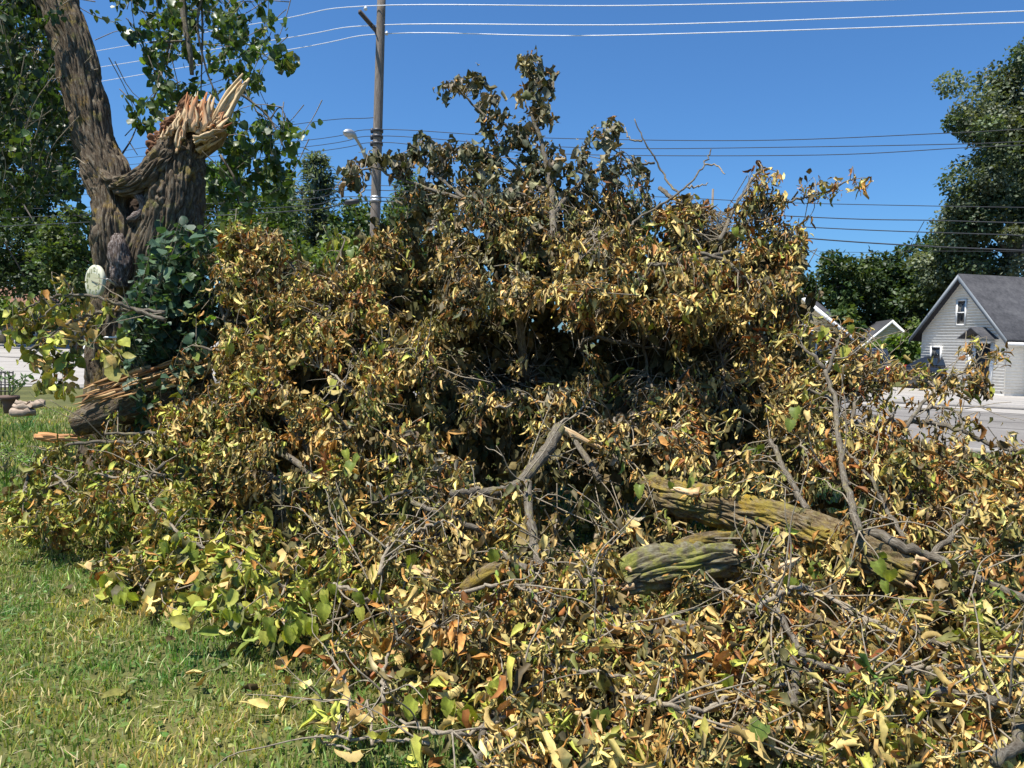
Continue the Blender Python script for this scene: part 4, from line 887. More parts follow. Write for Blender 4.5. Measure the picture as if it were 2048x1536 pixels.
# the split log at the left, with its torn pale inside
slg = thing('split_log', 'torn half log with long pale splinters lying at the foot of the standing trunk', 'log', P(150, 850, 6.9))
p, r = px_path([(150, 850, 7.0, 22), (230, 818, 7.05, 34), (320, 785, 7.1, 44), (420, 755, 7.2, 46)]); V, Fs, bk = bark_tube(p, r, 60, 9, .018, 28, 4, .1, seed=64); part('bark', V, Fs, M_BARK, slg, bk=bk, smooth=True)
rs = np.random.RandomState(65)
for i in range(64):
    t = rs.rand(); row = rs.uniform(-1, 1); x = 405 - 215 * t + rs.randn() * 8; y = 750 + 58 * t + row * (26 - 6 * t) - 20
    l = rs.uniform(50, 120); a = P(min(x + l * .5, 430), y - l * .13, 6.95 - .03 * row + rs.randn() * .04); b = P(x - l * .5, y + l * .15, 6.88 - .03 * row + rs.randn() * .04)
    V, F, bk, C = shard(a, b, rs.uniform(6, 15) / FPX * 7, rs.uniform(4, 8) / FPX * 7, rs, .3, *(((.9, .8, .66), (.7, .55, .38)) if rs.rand() < .55 else ((.4, .28, .2), (.55, .4, .28)))); part('splinter', V, F, M_WOOD, slg, bk=bk, col=C)
pk = thing('torn_plank', 'thin reddish torn plank lying flat on the lawn left of the heap', 'wood', P(70, 876, 7.2))
for i in range(7):
    a = P(66 + rs.rand() * 15, 868 + rs.rand() * 12, 7.15); b = P(150 + rs.rand() * 60, 868 + rs.rand() * 14, 7.1); a[2] = max(a[2], .02); b[2] = max(b[2], .03); V, F, bk, C = shard(a, b, .05, .03, rs, .4, (.9, .6, .4), (.85, .6, .45)); part('splinter', V, F, M_WOOD, pk, bk=bk, col=C)

# ---- boughs: (label, foliage kind, stems [(path, radius px start, end, depth offset)])
STRAW, TANC, ORG, RUST, OLV, YG, GRN, DOL, GBR = (.61, .47, .17), (.46, .33, .115), (.4, .2, .05), (.25, .1, .03), (.21, .2, .05), (.4, .4, .07), (.13, .19, .035), (.125, .13, .075), (.25, .215, .14)
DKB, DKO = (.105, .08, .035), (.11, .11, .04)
STRAW = (.62, .47, .165)
PAL = dict(
    left=[(5, STRAW), (2.4, TANC), (1.6, ORG), (.7, RUST), (1.6, OLV), (2, YG), (.4, GRN), (2.4, DKB), (2, DKO)],
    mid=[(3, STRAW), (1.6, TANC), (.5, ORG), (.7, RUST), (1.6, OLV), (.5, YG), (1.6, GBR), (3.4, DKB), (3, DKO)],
    deep=[(2, (.14, .115, .05)), (1, (.1, .09, .035)), (1, (.18, .13, .05))],  # dull dark tones: the heap's inner shade painted into the leaf colour
    top=[(4, DOL), (3, GBR), (2, (.2, .18, .09)), (1, (.36, .29, .16)), (2, DKO)],
    right=[(4.4, STRAW), (3, TANC), (2, ORG), (1.2, RUST), (1.2, OLV), (1, YG), (3, DKB), (1.5, DKO)],
    fore=[(4.6, STRAW), (3.2, TANC), (1.8, ORG), (1, RUST), (1.5, OLV), (1.5, YG), (.4, GRN), (3, DKB), (1.6, DKO)],
    ground=[(1.5, STRAW), (1.5, TANC), (1, ORG), (2.5, OLV), (5, YG), (2.4, (.24, .3, .05)), (1.4, DKO)],
    arch=[(1.5, STRAW), (1.2, TANC), (.6, ORG), (2.5, OLV), (4, YG), (1.4, (.2, .26, .05)), (1.6, DKO)])
B = []
def bough(label, pal, stems, hidden=()):
    B.append(dict(label=label, pal=pal, stems=stems, hidden=hidden))
bough('upright bough with dull grey-green curled leaves rising as the tip of the heap', 'top', [([(1105, 480), (1103, 410), (1100, 360), (1085, 290), (1066, 220), (1078, 128)], 7, 3, 0), ([(1040, 268), (1005, 247), (966, 227), (925, 188), (905, 165)], 3, 1.5, 0), ([(1100, 400), (1030, 330), (990, 280)], 4, 2, .1), ([(1105, 430), (1160, 366), (1203, 332), (1247, 304)], 5, 3, 0), ([(1200, 335), (1215, 300), (1230, 250)], 3, 1.5, .05)])
bough('grey-leaved bough that reaches left in front of the utility pole', 'top', [([(960, 430), (925, 391), (880, 357), (852, 331), (836, 302), (815, 287)], 5, 2, 0), ([(930, 400), (840, 372), (780, 350), (745, 335), (700, 350)], 4, 1.5, 0), ([(880, 357), (900, 310), (935, 285)], 3, 1.5, 0), ([(720, 395), (730, 372), (722, 350)], 2, 1, -.1)])
bough('bare grey bough forking into thin leafless twigs against the sky', None, [([(1395, 440), (1353, 385), (1328, 351), (1309, 313), (1288, 282), (1269, 238)], 2.6, 1.1, .1), ([(1309, 326), (1275, 326), (1238, 307), (1212, 291)], 2.5, 1.2, .1), ([(1284, 282), (1259, 276), (1251, 255)], 2, 1, .1), ([(1344, 397), (1319, 376)], 4.5, 4.5, .05)])
bough('bare dark bough slanting up to the right with a curved twig at its tip', None, [([(1240, 470), (1275, 438), (1331, 404), (1375, 372), (1409, 329), (1422, 298)], 2.8, 1.3, -.1), ([(1409, 329), (1434, 332), (1450, 348)], 2, 1, -.1), ([(1375, 374), (1400, 372), (1416, 366)], 2, 1, -.1)])
bough('leafy bough standing up at the right shoulder of the heap', 'right', [([(1440, 480), (1459, 438), (1478, 398), (1506, 357), (1530, 335)], 4, 2, 0), ([(1488, 448), (1531, 423), (1584, 401), (1637, 388), (1700, 360)], 3.5, 1.5, 0), ([(1530, 430), (1560, 470), (1595, 475)], 3, 1.5, 0)])
bough('wilted bough along the upper right rim with a pale curved stem', 'right', [([(1180, 640), (1280, 560), (1400, 520), (1480, 500)], 8, 4, .2), ([(1295, 530), (1360, 527), (1430, 528)], 4, 3, -.1), ([(1400, 506), (1450, 520), (1480, 550), (1510, 568)], 4, 3, -.08), ([(1160, 520), (1190, 490), (1180, 462)], 3, 2, -.08), ([(1500, 560), (1560, 575), (1590, 600)], 4, 2, 0)])
bough('brown drooping bough over the dark hollow of the heap', 'right', [([(1160, 700), (1185, 675), (1270, 690), (1330, 700)], 5, 3, .1), ([(1240, 590), (1280, 640), (1290, 700), (1296, 752), (1315, 800)], 4, 2.5, -.05), ([(1345, 795), (1362, 755), (1380, 735)], 3, 2.2, -.05), ([(1330, 635), (1390, 640), (1440, 700), (1450, 770)], 3.5, 2, 0)])
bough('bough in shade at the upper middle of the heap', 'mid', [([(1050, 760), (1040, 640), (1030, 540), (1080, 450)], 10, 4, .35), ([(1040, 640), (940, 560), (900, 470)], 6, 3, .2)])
bough('yellow-brown bough crowning the left half of the heap, left of the pole', 'left', [([(760, 800), (690, 680), (620, 580), (540, 480)], 8, 3, .2), ([(690, 680), (720, 570), (760, 490)], 5, 2, .15), ([(655, 640), (670, 560), (690, 480)], 3, 1.5, 0)])
bough('tan bough leaning on the left flank beside the dark green shrub', 'left', [([(620, 900), (520, 760), (450, 640), (420, 500)], 8, 3, .2), ([(480, 690), (430, 700), (385, 690)], 4, 2, .05), ([(450, 640), (480, 560), (500, 470)], 4, 2, .1)])
bough('straw coloured bough in the middle of the left flank with broken pale stem', 'left', [([(900, 960), (800, 860), (700, 780), (600, 700)], 9, 4, .25), ([(765, 698), (795, 705), (840, 720), (880, 752)], 5, 4, -.1), ([(690, 870), (720, 820), (740, 800)], 3, 2, -.1), ([(630, 735), (660, 745), (690, 770)], 2.5, 2, -.1)])
bough('orange-tinged bough low on the left flank', 'left', [([(700, 1020), (560, 900), (430, 830), (330, 850)], 8, 3, .15), ([(498, 806), (540, 780), (570, 790)], 2.5, 1.5, -.1), ([(560, 960), (500, 930), (440, 960)], 4, 2, .1)])
bough('thin bough with hanging olive and yellow leaves arching left before the trunk', 'arch', [([(330, 640), (268, 618), (219, 604), (175, 592), (125, 591), (78, 604), (44, 622)], 4, 1.6, -.5), ([(330, 625), (268, 620), (225, 620), (187, 628), (156, 639), (125, 651), (90, 680), (60, 700)], 4, 2, -.45), ([(150, 592), (100, 620), (70, 650)], 2, 1, -.5), ([(187, 628), (150, 690), (130, 760)], 2.2, 1.2, -.4), ([(156, 639), (200, 700), (220, 720)], 2, 1.2, -.3)])
bough('sparse bough resting on the lawn at the left end with curved grey twigs', 'ground', [([(360, 900), (250, 885), (158, 886), (110, 905), (67, 939), (50, 972), (53, 1006), (62, 1040), (77, 1064)], 4, 1.8, -.1), ([(330, 950), (240, 955), (177, 948), (95, 975)], 3, 2, -.1), ([(345, 872), (287, 866), (210, 868)], 4, 2.5, -.15), ([(110, 945), (150, 985), (200, 1010), (40, 1030)][:3], 2.5, 1.5, -.1), ([(330, 925), (287, 968), (235, 1020)], 4, 3, -.12)])
bough('low bough with broad fresh green leaves hanging over the lawn', 'ground', [([(700, 1180), (640, 1169), (575, 1157), (498, 1135), (431, 1107), (359, 1068), (330, 1040)], 5, 2.5, -.1), ([(359, 1068), (310, 1020), (290, 990)], 3, 2, -.1), ([(350, 1180), (300, 1190), (260, 1150), (225, 1110)], 2.5, 1.5, -.05), ([(575, 1157), (560, 1200), (570, 1250)], 3, 1.5, -.1)])
bough('bent branch with bark on and a pale split tip, standing out of the middle', 'mid', [([(905, 986), (950, 985), (1000, 980), (1040, 965), (1075, 925), (1100, 890), (1118, 858)], 7, 14, -.25), ([(1055, 965), (1060, 1040), (1072, 1100), (1080, 1130)], 9, 9, -.2), ([(1080, 1130), (1050, 1137), (1010, 1108)], 8, 6, -.15)])
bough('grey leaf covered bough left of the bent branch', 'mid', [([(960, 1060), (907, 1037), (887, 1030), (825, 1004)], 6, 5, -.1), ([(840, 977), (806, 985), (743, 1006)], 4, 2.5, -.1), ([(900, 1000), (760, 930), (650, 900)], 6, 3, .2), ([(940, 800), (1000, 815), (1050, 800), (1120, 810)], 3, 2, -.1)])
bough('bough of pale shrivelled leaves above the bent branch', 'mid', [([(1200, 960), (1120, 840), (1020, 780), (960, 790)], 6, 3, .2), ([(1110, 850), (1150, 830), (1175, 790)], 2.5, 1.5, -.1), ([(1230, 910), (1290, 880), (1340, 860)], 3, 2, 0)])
bough('long grey stem standing upright at the right of the lichen log', 'right', [([(1718, 1062), (1695, 990), (1680, 900), (1670, 800), (1650, 740)], 6.5, 4.5, -.3), ([(1650, 740), (1620, 705), (1595, 690)], 4, 2, -.3), ([(1655, 745), (1672, 700), (1680, 670)], 3.5, 2, -.3), ([(1670, 800), (1560, 760), (1480, 740)], 4, 2, 0)])
bough('two thin stems leaning over the right end of the lichen log', 'right', [([(1616, 1020), (1590, 980), (1560, 920), (1540, 880)], 6, 5, -.15), ([(1810, 1080), (1770, 1010), (1740, 960), (1690, 900)], 4, 3, -.1), ([(1700, 970), (1640, 930), (1600, 890)], 3, 2, -.1)])
bough('bough with drooping brown leaf bunches reaching right towards the grey house', 'right', [([(1640, 870), (1700, 850), (1780, 848), (1850, 845), (1920, 860), (1985, 890), (2060, 905)], 6, 4, .3), ([(1790, 870), (1810, 855), (1850, 800), (1890, 770), (1960, 715)], 5, 2, .3), ([(1840, 820), (1880, 815), (1920, 830), (1922, 880), (1900, 880)], 3.5, 2.5, .3), ([(1700, 850), (1720, 770), (1760, 730)], 4, 2, .2), ([(1850, 845), (1870, 780), (1850, 760)], 3, 1.5, .3)])
bough('smooth grey bough running right from the end of the lichen log', 'right', [([(1735, 1062), (1810, 1095), (1870, 1115), (1960, 1160), (2080, 1210)], 11, 7, -.2), ([(1865, 1113), (1920, 1050), (1955, 1000)], 6, 3, -.15), ([(1900, 1130), (1980, 1090), (2060, 1030)], 5, 3, 0), ([(1780, 1010), (1850, 980), (1900, 920)], 5, 3, .2)])
bough('thin wavy stem lying across the leaves at the lower right', 'fore', [([(1180, 1370), (1260, 1390), (1330, 1410), (1393, 1420), (1440, 1403), (1496, 1375), (1654, 1366), (1750, 1372)], 5, 3.5, -.2), ([(1480, 1385), (1490, 1405), (1482, 1425)], 3, 2, -.2), ([(1300, 1290), (1420, 1330), (1500, 1340)], 4, 2, 0)])
bough('bundle of long stripped stems fanning out to the lower right corner', 'fore', [([(1555, 1218), (1595, 1292), (1624, 1321), (1703, 1351), (1782, 1375), (1939, 1390), (2060, 1402)], 6, 6, -.22), ([(1530, 1190), (1580, 1270), (1650, 1380), (1760, 1450), (1900, 1490)], 4, 2.5, -.15), ([(1600, 1270), (1720, 1330), (1860, 1400), (1960, 1480)], 5, 3, -.1), ([(1801, 1346), (1865, 1336), (1954, 1336)], 5, 4, -.25), ([(1831, 1366), (1915, 1353), (2008, 1340)], 6, 4, -.25), ([(1582, 1300), (1590, 1350), (1588, 1410)], 8, 7, -.15), ([(1990, 1525), (2033, 1489), (2040, 1454), (2018, 1415), (1980, 1400)], 10, 9, -.25)])
bough('forked twig lying over the short grey log in the right foreground', 'fore', [([(1500, 1230), (1526, 1208), (1595, 1174), (1634, 1184), (1718, 1228), (1790, 1265)], 4.5, 3.5, -.25), ([(1595, 1185), (1640, 1192), (1665, 1180)], 3, 2, -.22), ([(1445, 1180), (1490, 1200), (1530, 1225)], 3, 2, -.2), ([(1555, 1215), (1540, 1150), (1530, 1100)], 3.5, 2, -.1)])
bough('branch bending down onto the grass at the bottom centre', 'fore', [([(966, 1560), (962, 1510), (969, 1456), (998, 1408), (1040, 1370)], 8, 5, -.15), ([(800, 1440), (887, 1466), (959, 1456), (1017, 1432)], 3, 4, -.18), ([(1100, 1330), (1127, 1341), (1204, 1346), (1310, 1362)], 3.5, 3, -.18), ([(1300, 1500), (1200, 1450), (1080, 1420)], 4, 2.5, -.05)])
bough('dry twigs lying on the grass at the bottom left of the heap', 'fore', [([(860, 1488), (792, 1480), (700, 1475), (629, 1475)], 3.5, 3, -.1), ([(700, 1475), (698, 1385), (672, 1327), (655, 1290)], 3, 2, -.12), ([(629, 1478), (670, 1490), (700, 1500)], 2.5, 2, -.1), ([(745, 1490), (742, 1440), (738, 1400)], 3, 2, -.1), ([(768, 1404), (763, 1356), (782, 1303), (816, 1260)], 4, 2.5, -.18)])
bough('dark arching stem left of the pale torn board', 'fore', [([(758, 1150), (768, 1107), (801, 1073), (849, 1058), (887, 1040)], 4, 3, -.2), ([(667, 1168), (700, 1180), (740, 1205)], 4, 3, -.15), ([(830, 1230), (760, 1200), (690, 1230), (640, 1260)], 4, 2.5, 0), ([(720, 1130), (680, 1080), (640, 1060)], 4, 2, .05)])
bough('looping twig and rust coloured leaves in front of the green log stub', 'fore', [([(925, 1185), (983, 1171), (1041, 1174), (1074, 1198), (1100, 1240)], 4, 3, -.2), ([(1000, 1172), (994, 1205)], 3, 2, -.2), ([(866, 1252), (935, 1252), (990, 1235)], 3, 2, -.18), ([(1089, 1289), (1165, 1284), (1242, 1260), (1310, 1262)], 3, 3, -.2), ([(1170, 1170), (1185, 1145), (1190, 1130)], 3.5, 2.5, -.2)])
bough('leafy bough at the far right rim above the grey-green log', 'fore', [([(1800, 1240), (1860, 1280), (1940, 1300), (2060, 1330)], 6, 4, -.1), ([(1940, 1180), (1990, 1240), (2030, 1300)], 4, 2, 0), ([(1900, 1300), (1980, 1270), (2060, 1240)], 4, 2, 0)])
bough('bough of crisp orange leaves along the bottom edge of the heap', 'fore', [([(1350, 1560), (1430, 1500), (1520, 1460), (1640, 1450)], 5, 3, 0), ([(1640, 1500), (1740, 1470), (1860, 1440)], 4, 2.5, -.05), ([(1250, 1470), (1330, 1440), (1420, 1440)], 3, 2, 0)])

SP = []                                             # sample points of every stem -> nearest bough
for bi, b in enumerate(B):
    b['paths'] = []; b['lv'] = Leaves(); b['dp'] = Leaves(); b['tw'] = Acc(); b['big'] = []
    for pts_, r0, r1, u in b['stems']:
        raw = np.array([S(x, y, u) for x, y in pts_]); pp = smoothpath(raw, 6)
        rsb = np.random.RandomState(bi * 17 + len(b['paths'])); pp[1:-1] += rsb.randn(len(pp) - 2, 3) * .006
        dm = np.mean([float(D(x, y)) for x, y in pts_]); rad = np.linspace(r0, r1, len(pp)) / FPX * dm
        b['paths'].append((pp, rad))
        if b['pal']: SP.append(np.hstack([pp, np.full((len(pp), 1), bi)]))
SP = np.vstack(SP)

MAIN = [(0, 1010), (60, 975), (110, 890), (230, 860), (300, 830), (370, 760), (395, 640), (410, 490), (470, 455), (545, 462), (600, 520), (640, 560), (690, 560), (735, 480), (790, 455), (850, 425), (960, 385), (1100, 400), (1210, 405), (1260, 470), (1310, 400), (1380, 390), (1410, 440), (1480, 462), (1590, 500), (1610, 560), (1590, 600), (1560, 640),
        (1590, 700), (1600, 800), (1640, 880), (1760, 880), (1860, 890), (1960, 930), (2070, 960), (2070, 1560), (980, 1560), (880, 1500), (720, 1500), (600, 1420), (590, 1330), (560, 1270), (470, 1270), (430, 1200), (340, 1200), (220, 1190), (165, 1110), (90, 1080), (0, 1075)]
GRASSHOLES = [[(690, 1300), (800, 1380), (880, 1440), (760, 1470), (690, 1400)], [(870, 1440), (1010, 1480), (1060, 1540), (880, 1540)], [(1170, 1390), (1250, 1400), (1240, 1450), (1170, 1440)], [(1500, 1480), (1660, 1500), (1640, 1560), (1480, 1560)], [(190, 1060), (300, 1080), (300, 1130), (190, 1110)]]
CAV = [[(985, 640), (1080, 610), (1190, 640), (1290, 620), (1360, 680), (1400, 770), (1410, 860), (1330, 800), (1250, 790), (1130, 780), (1020, 790), (880, 770), (860, 690)], [(512, 975), (555, 960), (600, 985), (598, 1045), (530, 1050)], [(1270, 1060), (1420, 1062), (1350, 1085), (1280, 1110)], [(1090, 990), (1150, 960), (1200, 1010), (1190, 1120), (1110, 1110)], [(1440, 880), (1640, 900), (1600, 960), (1480, 940)]]
LOGS = [[(1230, 940), (1380, 955), (1480, 975), (1620, 1020), (1760, 1082), (1800, 1150), (1680, 1135), (1520, 1100), (1340, 1040), (1230, 1010)], [(1245, 1125), (1320, 1090), (1480, 1070), (1490, 1160), (1250, 1195)], [(1600, 1225), (1680, 1250), (1750, 1290), (1740, 1330), (1640, 1300)], [(1270, 1235), (1390, 1240), (1390, 1275), (1280, 1275)], [(920, 1125), (1030, 1115), (1020, 1160), (930, 1190)], [(1090, 860), (1140, 850), (1240, 910), (1220, 930), (1130, 890), (1080, 950), (1000, 1000), (960, 990), (1050, 940)], [(1040, 960), (1070, 960), (1095, 1120), (1060, 1130)]]
def fill(poly, n, u0, u1, per, Lr, palname=None, Wr=(.14, .3), fold=(.6, 1.5), curl=(-.3, 2.4), droop=1.05, jit=.03, seed=0, avoid=(), thin=0.0, only=None, maxtw=.55, spread=.035, dens=True, gaps=False, deep=False, cavthin=None):
    rsf = np.random.RandomState(seed); xs = [q[0] for q in poly]; ys = [q[1] for q in poly]; c = 0; tries = 0
    while c < n and tries < n * 60:
        tries += 1; x, y = rsf.uniform(min(xs), max(xs)), rsf.uniform(min(ys), max(ys))
        if not inpoly(x, y, poly): continue
        d = float(D(x, y))
        if dens and rsf.rand() > (d / 7.2) ** 1.75: continue
        if any(inpoly(x, y, q) for q in GRASSHOLES) and rsf.rand() < .93: continue
        u = rsf.uniform(u0, u1)
        if any(inpoly(x, y, q) for q in avoid) and rsf.rand() > thin: continue
        if (dens or gaps) and u1 < .5 and rsf.rand() > .45 + 2.0 * clump(x, y): continue
        if cavthin is not None and any(inpoly(x, y, q) for q in CAV) and rsf.rand() > cavthin: continue
        c += 1; tip = P(x, y, d + u)
        if tip[2] < .03: tip[2] = .03 + .04 * rsf.rand()
        cand = SP if only is None else SP[SP[:, 3] == only]
        dist = np.linalg.norm(cand[:, :3] - tip, axis=1); k = int(np.argmin(dist + .12 * rsf.rand(len(dist)))); bi = int(cand[k, 3]); b = B[bi]
        st = cand[k, :3]
        if dist[k] > maxtw: st = tip + (st - tip) / dist[k] * maxtw + rsf.randn(3) * .1; st[2] = max(st[2], .02)
        mid_ = (st + tip) / 2 + rsf.randn(3) * .05 + [0, 0, .05]; pth = smoothpath([st, mid_, tip], 3)
        V, Fs, bk = tube(pth, np.linspace(.0045, .0018, len(pth)), 4, False); b['tw'].add(V, Fs, bk)
        pn = PAL[palname or b['pal']]; nn = max(4, int(per * rsf.uniform(.6, 1.4)))
        fl = 1.0 if tip[2] > .25 else .35
        L_ = list(spray_leaves(pth, nn, Lr, Wr, fold, curl, pn, droop * fl, jit, spread, rsf))
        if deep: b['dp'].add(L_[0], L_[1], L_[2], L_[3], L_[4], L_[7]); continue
        small = rsf.rand(nn) < .14                       # narrow flower bracts among the leaves
        L_[3] = np.where(small, L_[3] * .75, L_[3]); L_[4] = np.where(small, L_[3] * .13, L_[4]); L_[7] = np.where(small[:, None], np.array(ORG) * rsf.uniform(.8, 1.6, (nn, 1)), L_[7])
        L_[0][:, 2] = np.maximum(L_[0][:, 2], .015)
        b['lv'].add(*L_)
DR = (.058, .11)
AV = CAV + LOGS
fill(MAIN, 1400, -.16, .3, 29, DR, seed=101, avoid=AV, thin=.28, cavthin=.05)
fill(MAIN, 420, .35, .85, 20, DR, seed=102, avoid=CAV + LOGS, thin=.15, cavthin=.03)
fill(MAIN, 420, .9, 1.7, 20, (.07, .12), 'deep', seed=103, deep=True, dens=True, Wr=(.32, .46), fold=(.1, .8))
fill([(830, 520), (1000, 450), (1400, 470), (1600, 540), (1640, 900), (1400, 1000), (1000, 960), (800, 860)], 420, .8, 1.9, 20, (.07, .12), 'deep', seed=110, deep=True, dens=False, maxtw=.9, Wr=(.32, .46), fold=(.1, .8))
LOWER = [(1000, 1180), (1300, 1180), (1700, 1180), (2070, 1150), (2070, 1560), (980, 1560), (1000, 1400), (880, 1300), (760, 1260), (640, 1200), (900, 1180)]
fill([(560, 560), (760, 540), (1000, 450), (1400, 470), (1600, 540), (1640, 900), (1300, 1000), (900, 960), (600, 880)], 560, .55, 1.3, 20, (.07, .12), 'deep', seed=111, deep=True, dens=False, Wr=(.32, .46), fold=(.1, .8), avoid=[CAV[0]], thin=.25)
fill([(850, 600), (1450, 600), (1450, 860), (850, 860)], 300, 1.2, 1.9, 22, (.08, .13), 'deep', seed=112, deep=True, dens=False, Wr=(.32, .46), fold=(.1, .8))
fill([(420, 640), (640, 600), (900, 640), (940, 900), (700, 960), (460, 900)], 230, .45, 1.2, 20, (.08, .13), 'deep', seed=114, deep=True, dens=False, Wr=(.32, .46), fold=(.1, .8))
fill(LOWER, 190, -.16, .12, 30, (.055, .1), 'fore', Wr=(.1, .22), fold=(.8, 1.5), seed=104, avoid=LOGS, thin=.15, dens=False, droop=.7, gaps=True)
LEFTLIT = [(400, 690), (415, 510), (480, 470), (545, 480), (620, 570), (740, 520), (860, 560), (860, 720), (760, 860), (640, 960), (450, 960), (340, 900), (340, 800)]
fill(LEFTLIT, 330, -.22, .1, 28, (.052, .1), 'left', seed=105, droop=1.2, gaps=True)
RIGHTL = [(1700, 900), (1900, 900), (2070, 960), (2070, 1180), (1850, 1140), (1740, 1040)]
fill(RIGHTL, 110, -.15, .3, 20, DR, 'right', seed=106, dens=False)
CAVEDGE = [(1040, 590), (1180, 560), (1340, 560), (1420, 640), (1300, 640), (1200, 650), (1090, 640)]
fill([(850, 390), (960, 380), (1110, 400), (1230, 410), (1340, 400), (1400, 470), (1300, 540), (1000, 540), (850, 500)], 150, -.1, .6, 24, DR, 'mid', seed=113, dens=False, droop=1.2)
fill(CAVEDGE, 44, -.2, .1, 22, DR, 'right', seed=107, droop=1.0)
fill([(1120, 780), (1250, 790), (1420, 840), (1420, 880), (1250, 840), (1120, 820)], 14, .2, .5, 16, DR, 'mid', seed=108)
fill([(1290, 800), (1420, 790), (1480, 830), (1440, 900), (1330, 900)], 22, -.2, .1, 20, DR, 'right', seed=109, droop=1.0)
# sparse edges and single sprays against the sky
TOPK = dict(palname='top', Wr=(.28, .46), fold=(.3, 1.3), curl=(.2, 2.4), droop=1.1, jit=.085, maxtw=.3, dens=False)
def tf(poly, n, bi, seed, per=11, **kw):
    k = dict(TOPK); k.update(kw); fill(poly, n, -.12, .3, int(per * 1.35), (.07, .125), seed=seed, only=bi, **k)
tf([(1042, 118), (1090, 110), (1108, 150), (1105, 200), (1080, 215), (1042, 200), (1035, 165)], 13, 0, 121)
tf([(985, 190), (1100, 190), (1110, 240), (1150, 270), (1190, 260), (1180, 310), (1240, 330), (1180, 400), (960, 400), (930, 370), (975, 290), (960, 240)], 58, 0, 122, 12)
tf([(862, 155), (905, 150), (925, 175), (900, 200), (870, 195)], 5, 0, 123, 9); tf([(925, 145), (965, 145), (972, 175), (940, 178)], 4, 0, 124, 9)
tf([(960, 200), (1000, 190), (1010, 245), (975, 245)], 5, 0, 125, 9)
tf([(1192, 240), (1240, 235), (1238, 262), (1200, 300), (1170, 300)], 5, 0, 126, 9); tf([(1210, 330), (1290, 340), (1300, 375), (1230, 375)], 8, 0, 127, 9)
tf([(800, 280), (870, 270), (900, 300), (880, 330), (820, 310)], 7, 1, 128, 9); tf([(750, 330), (800, 290), (820, 330), (790, 360)], 6, 1, 129, 9); tf([(860, 300), (960, 270), (960, 400), (880, 420), (830, 380)], 22, 1, 130, 11)
tf([(680, 340), (760, 310), (775, 350), (700, 375)], 7, 1, 131, 9); tf([(670, 345), (700, 345), (705, 385), (680, 395)], 3, 1, 132, 8)
tf([(790, 400), (840, 380), (900, 420), (860, 470), (780, 480)], 12, 1, 133, 10)
tf([(1310, 395), (1385, 375), (1390, 440), (1350, 470), (1310, 450)], 9, 4, 134, 14, palname='mid')
RK = dict(dens=False, droop=.8, maxtw=.3)
fill([(1500, 335), (1560, 340), (1565, 400), (1540, 440), (1500, 420)], 20, -.1, .2, 15, DR, 'right', seed=141, only=4, **RK)
fill([(1590, 385), (1640, 370), (1735, 335), (1730, 380), (1700, 415), (1680, 385), (1600, 410)], 14, -.1, .15, 10, DR, 'right', seed=142, only=4, **RK)
fill([(1460, 400), (1500, 410), (1560, 440), (1600, 450), (1610, 500), (1480, 470)], 34, -.1, .3, 16, DR, 'right', seed=143, only=4, **RK)
RB = 20
fill([(1590, 650), (1680, 640), (1750, 690), (1760, 740), (1640, 760), (1580, 720)], 44, -.1, .3, 14, DR, 'right', seed=144, only=RB, **RK)
fill([(1640, 850), (1760, 860), (1900, 900), (1990, 930), (1900, 960), (1700, 930)], 40, 0, .5, 14, DR, 'right', seed=161, only=RB, **RK)
fill([(1700, 745), (1800, 740), (1870, 745), (1880, 770), (1800, 800), (1700, 790)], 24, .1, .4, 14, DR, 'right', seed=145, only=RB, **RK)
fill([(1580, 760), (1700, 760), (1780, 800), (1800, 850), (1680, 880), (1580, 860)], 44, .1, .5, 13, DR, 'right', seed=146, only=RB, **RK)
fill([(1905, 690), (1970, 670), (1975, 690), (1920, 710)], 4, .25, .4, 9, DR, 'right', seed=147, only=RB, **RK)
fill([(1970, 690), (2010, 700), (2010, 740), (1985, 745)], 4, .25, .4, 11, DR, 'right', seed=148, only=RB, **RK)
fill([(1850, 750), (1975, 755), (1975, 800), (1930, 790), (1860, 785)], 20, .25, .4, 13, DR, 'right', seed=149, only=RB, **RK)
fill([(1870, 850), (1955, 845), (1960, 875), (1880, 870)], 8, .25, .4, 11, DR, 'right', seed=150, only=RB, **RK)
fill([(2000, 900), (2060, 890), (2060, 970), (1990, 960)], 14, .2, .4, 11, DR, 'right', seed=151, only=RB, **RK)
fill([(20, 620), (150, 610), (240, 600), (250, 720), (190, 740), (120, 800), (80, 780), (30, 720)], 46, -.55, -.25, 11, (.08, .125), 'arch', seed=152, only=12, Wr=(.28, .42), fold=(.2, 1.1), dens=False, droop=1.1, maxtw=.35)
fill([(128, 545), (160, 535), (162, 590), (135, 590)], 3, -.5, -.3, 9, (.08, .12), 'arch', seed=153, only=12, dens=False, droop=1.0, maxtw=.2)
fill([(385, 480), (430, 455), (445, 560), (390, 640)], 9, -.4, -.1, 12, DR, 'left', seed=154, only=9, dens=False, droop=.9, maxtw=.3)
fill([(640, 470), (720, 470), (720, 540), (640, 540)], 5, 0, .2, 7, (.09, .13), 'arch', seed=155, only=8, dens=False, droop=.9, maxtw=.3)
fill([(0, 985), (60, 975), (110, 1000), (200, 990), (330, 960), (330, 1080), (180, 1060), (80, 1060), (0, 1070)], 40, -.12, .1, 13, (.08, .12), 'ground', seed=156, only=13, dens=False, droop=.6, maxtw=.3)
fill([(230, 870), (340, 880), (350, 960), (240, 960), (180, 920)], 22, -.1, .15, 12, DR, 'left', seed=157, only=13, dens=False, maxtw=.3)
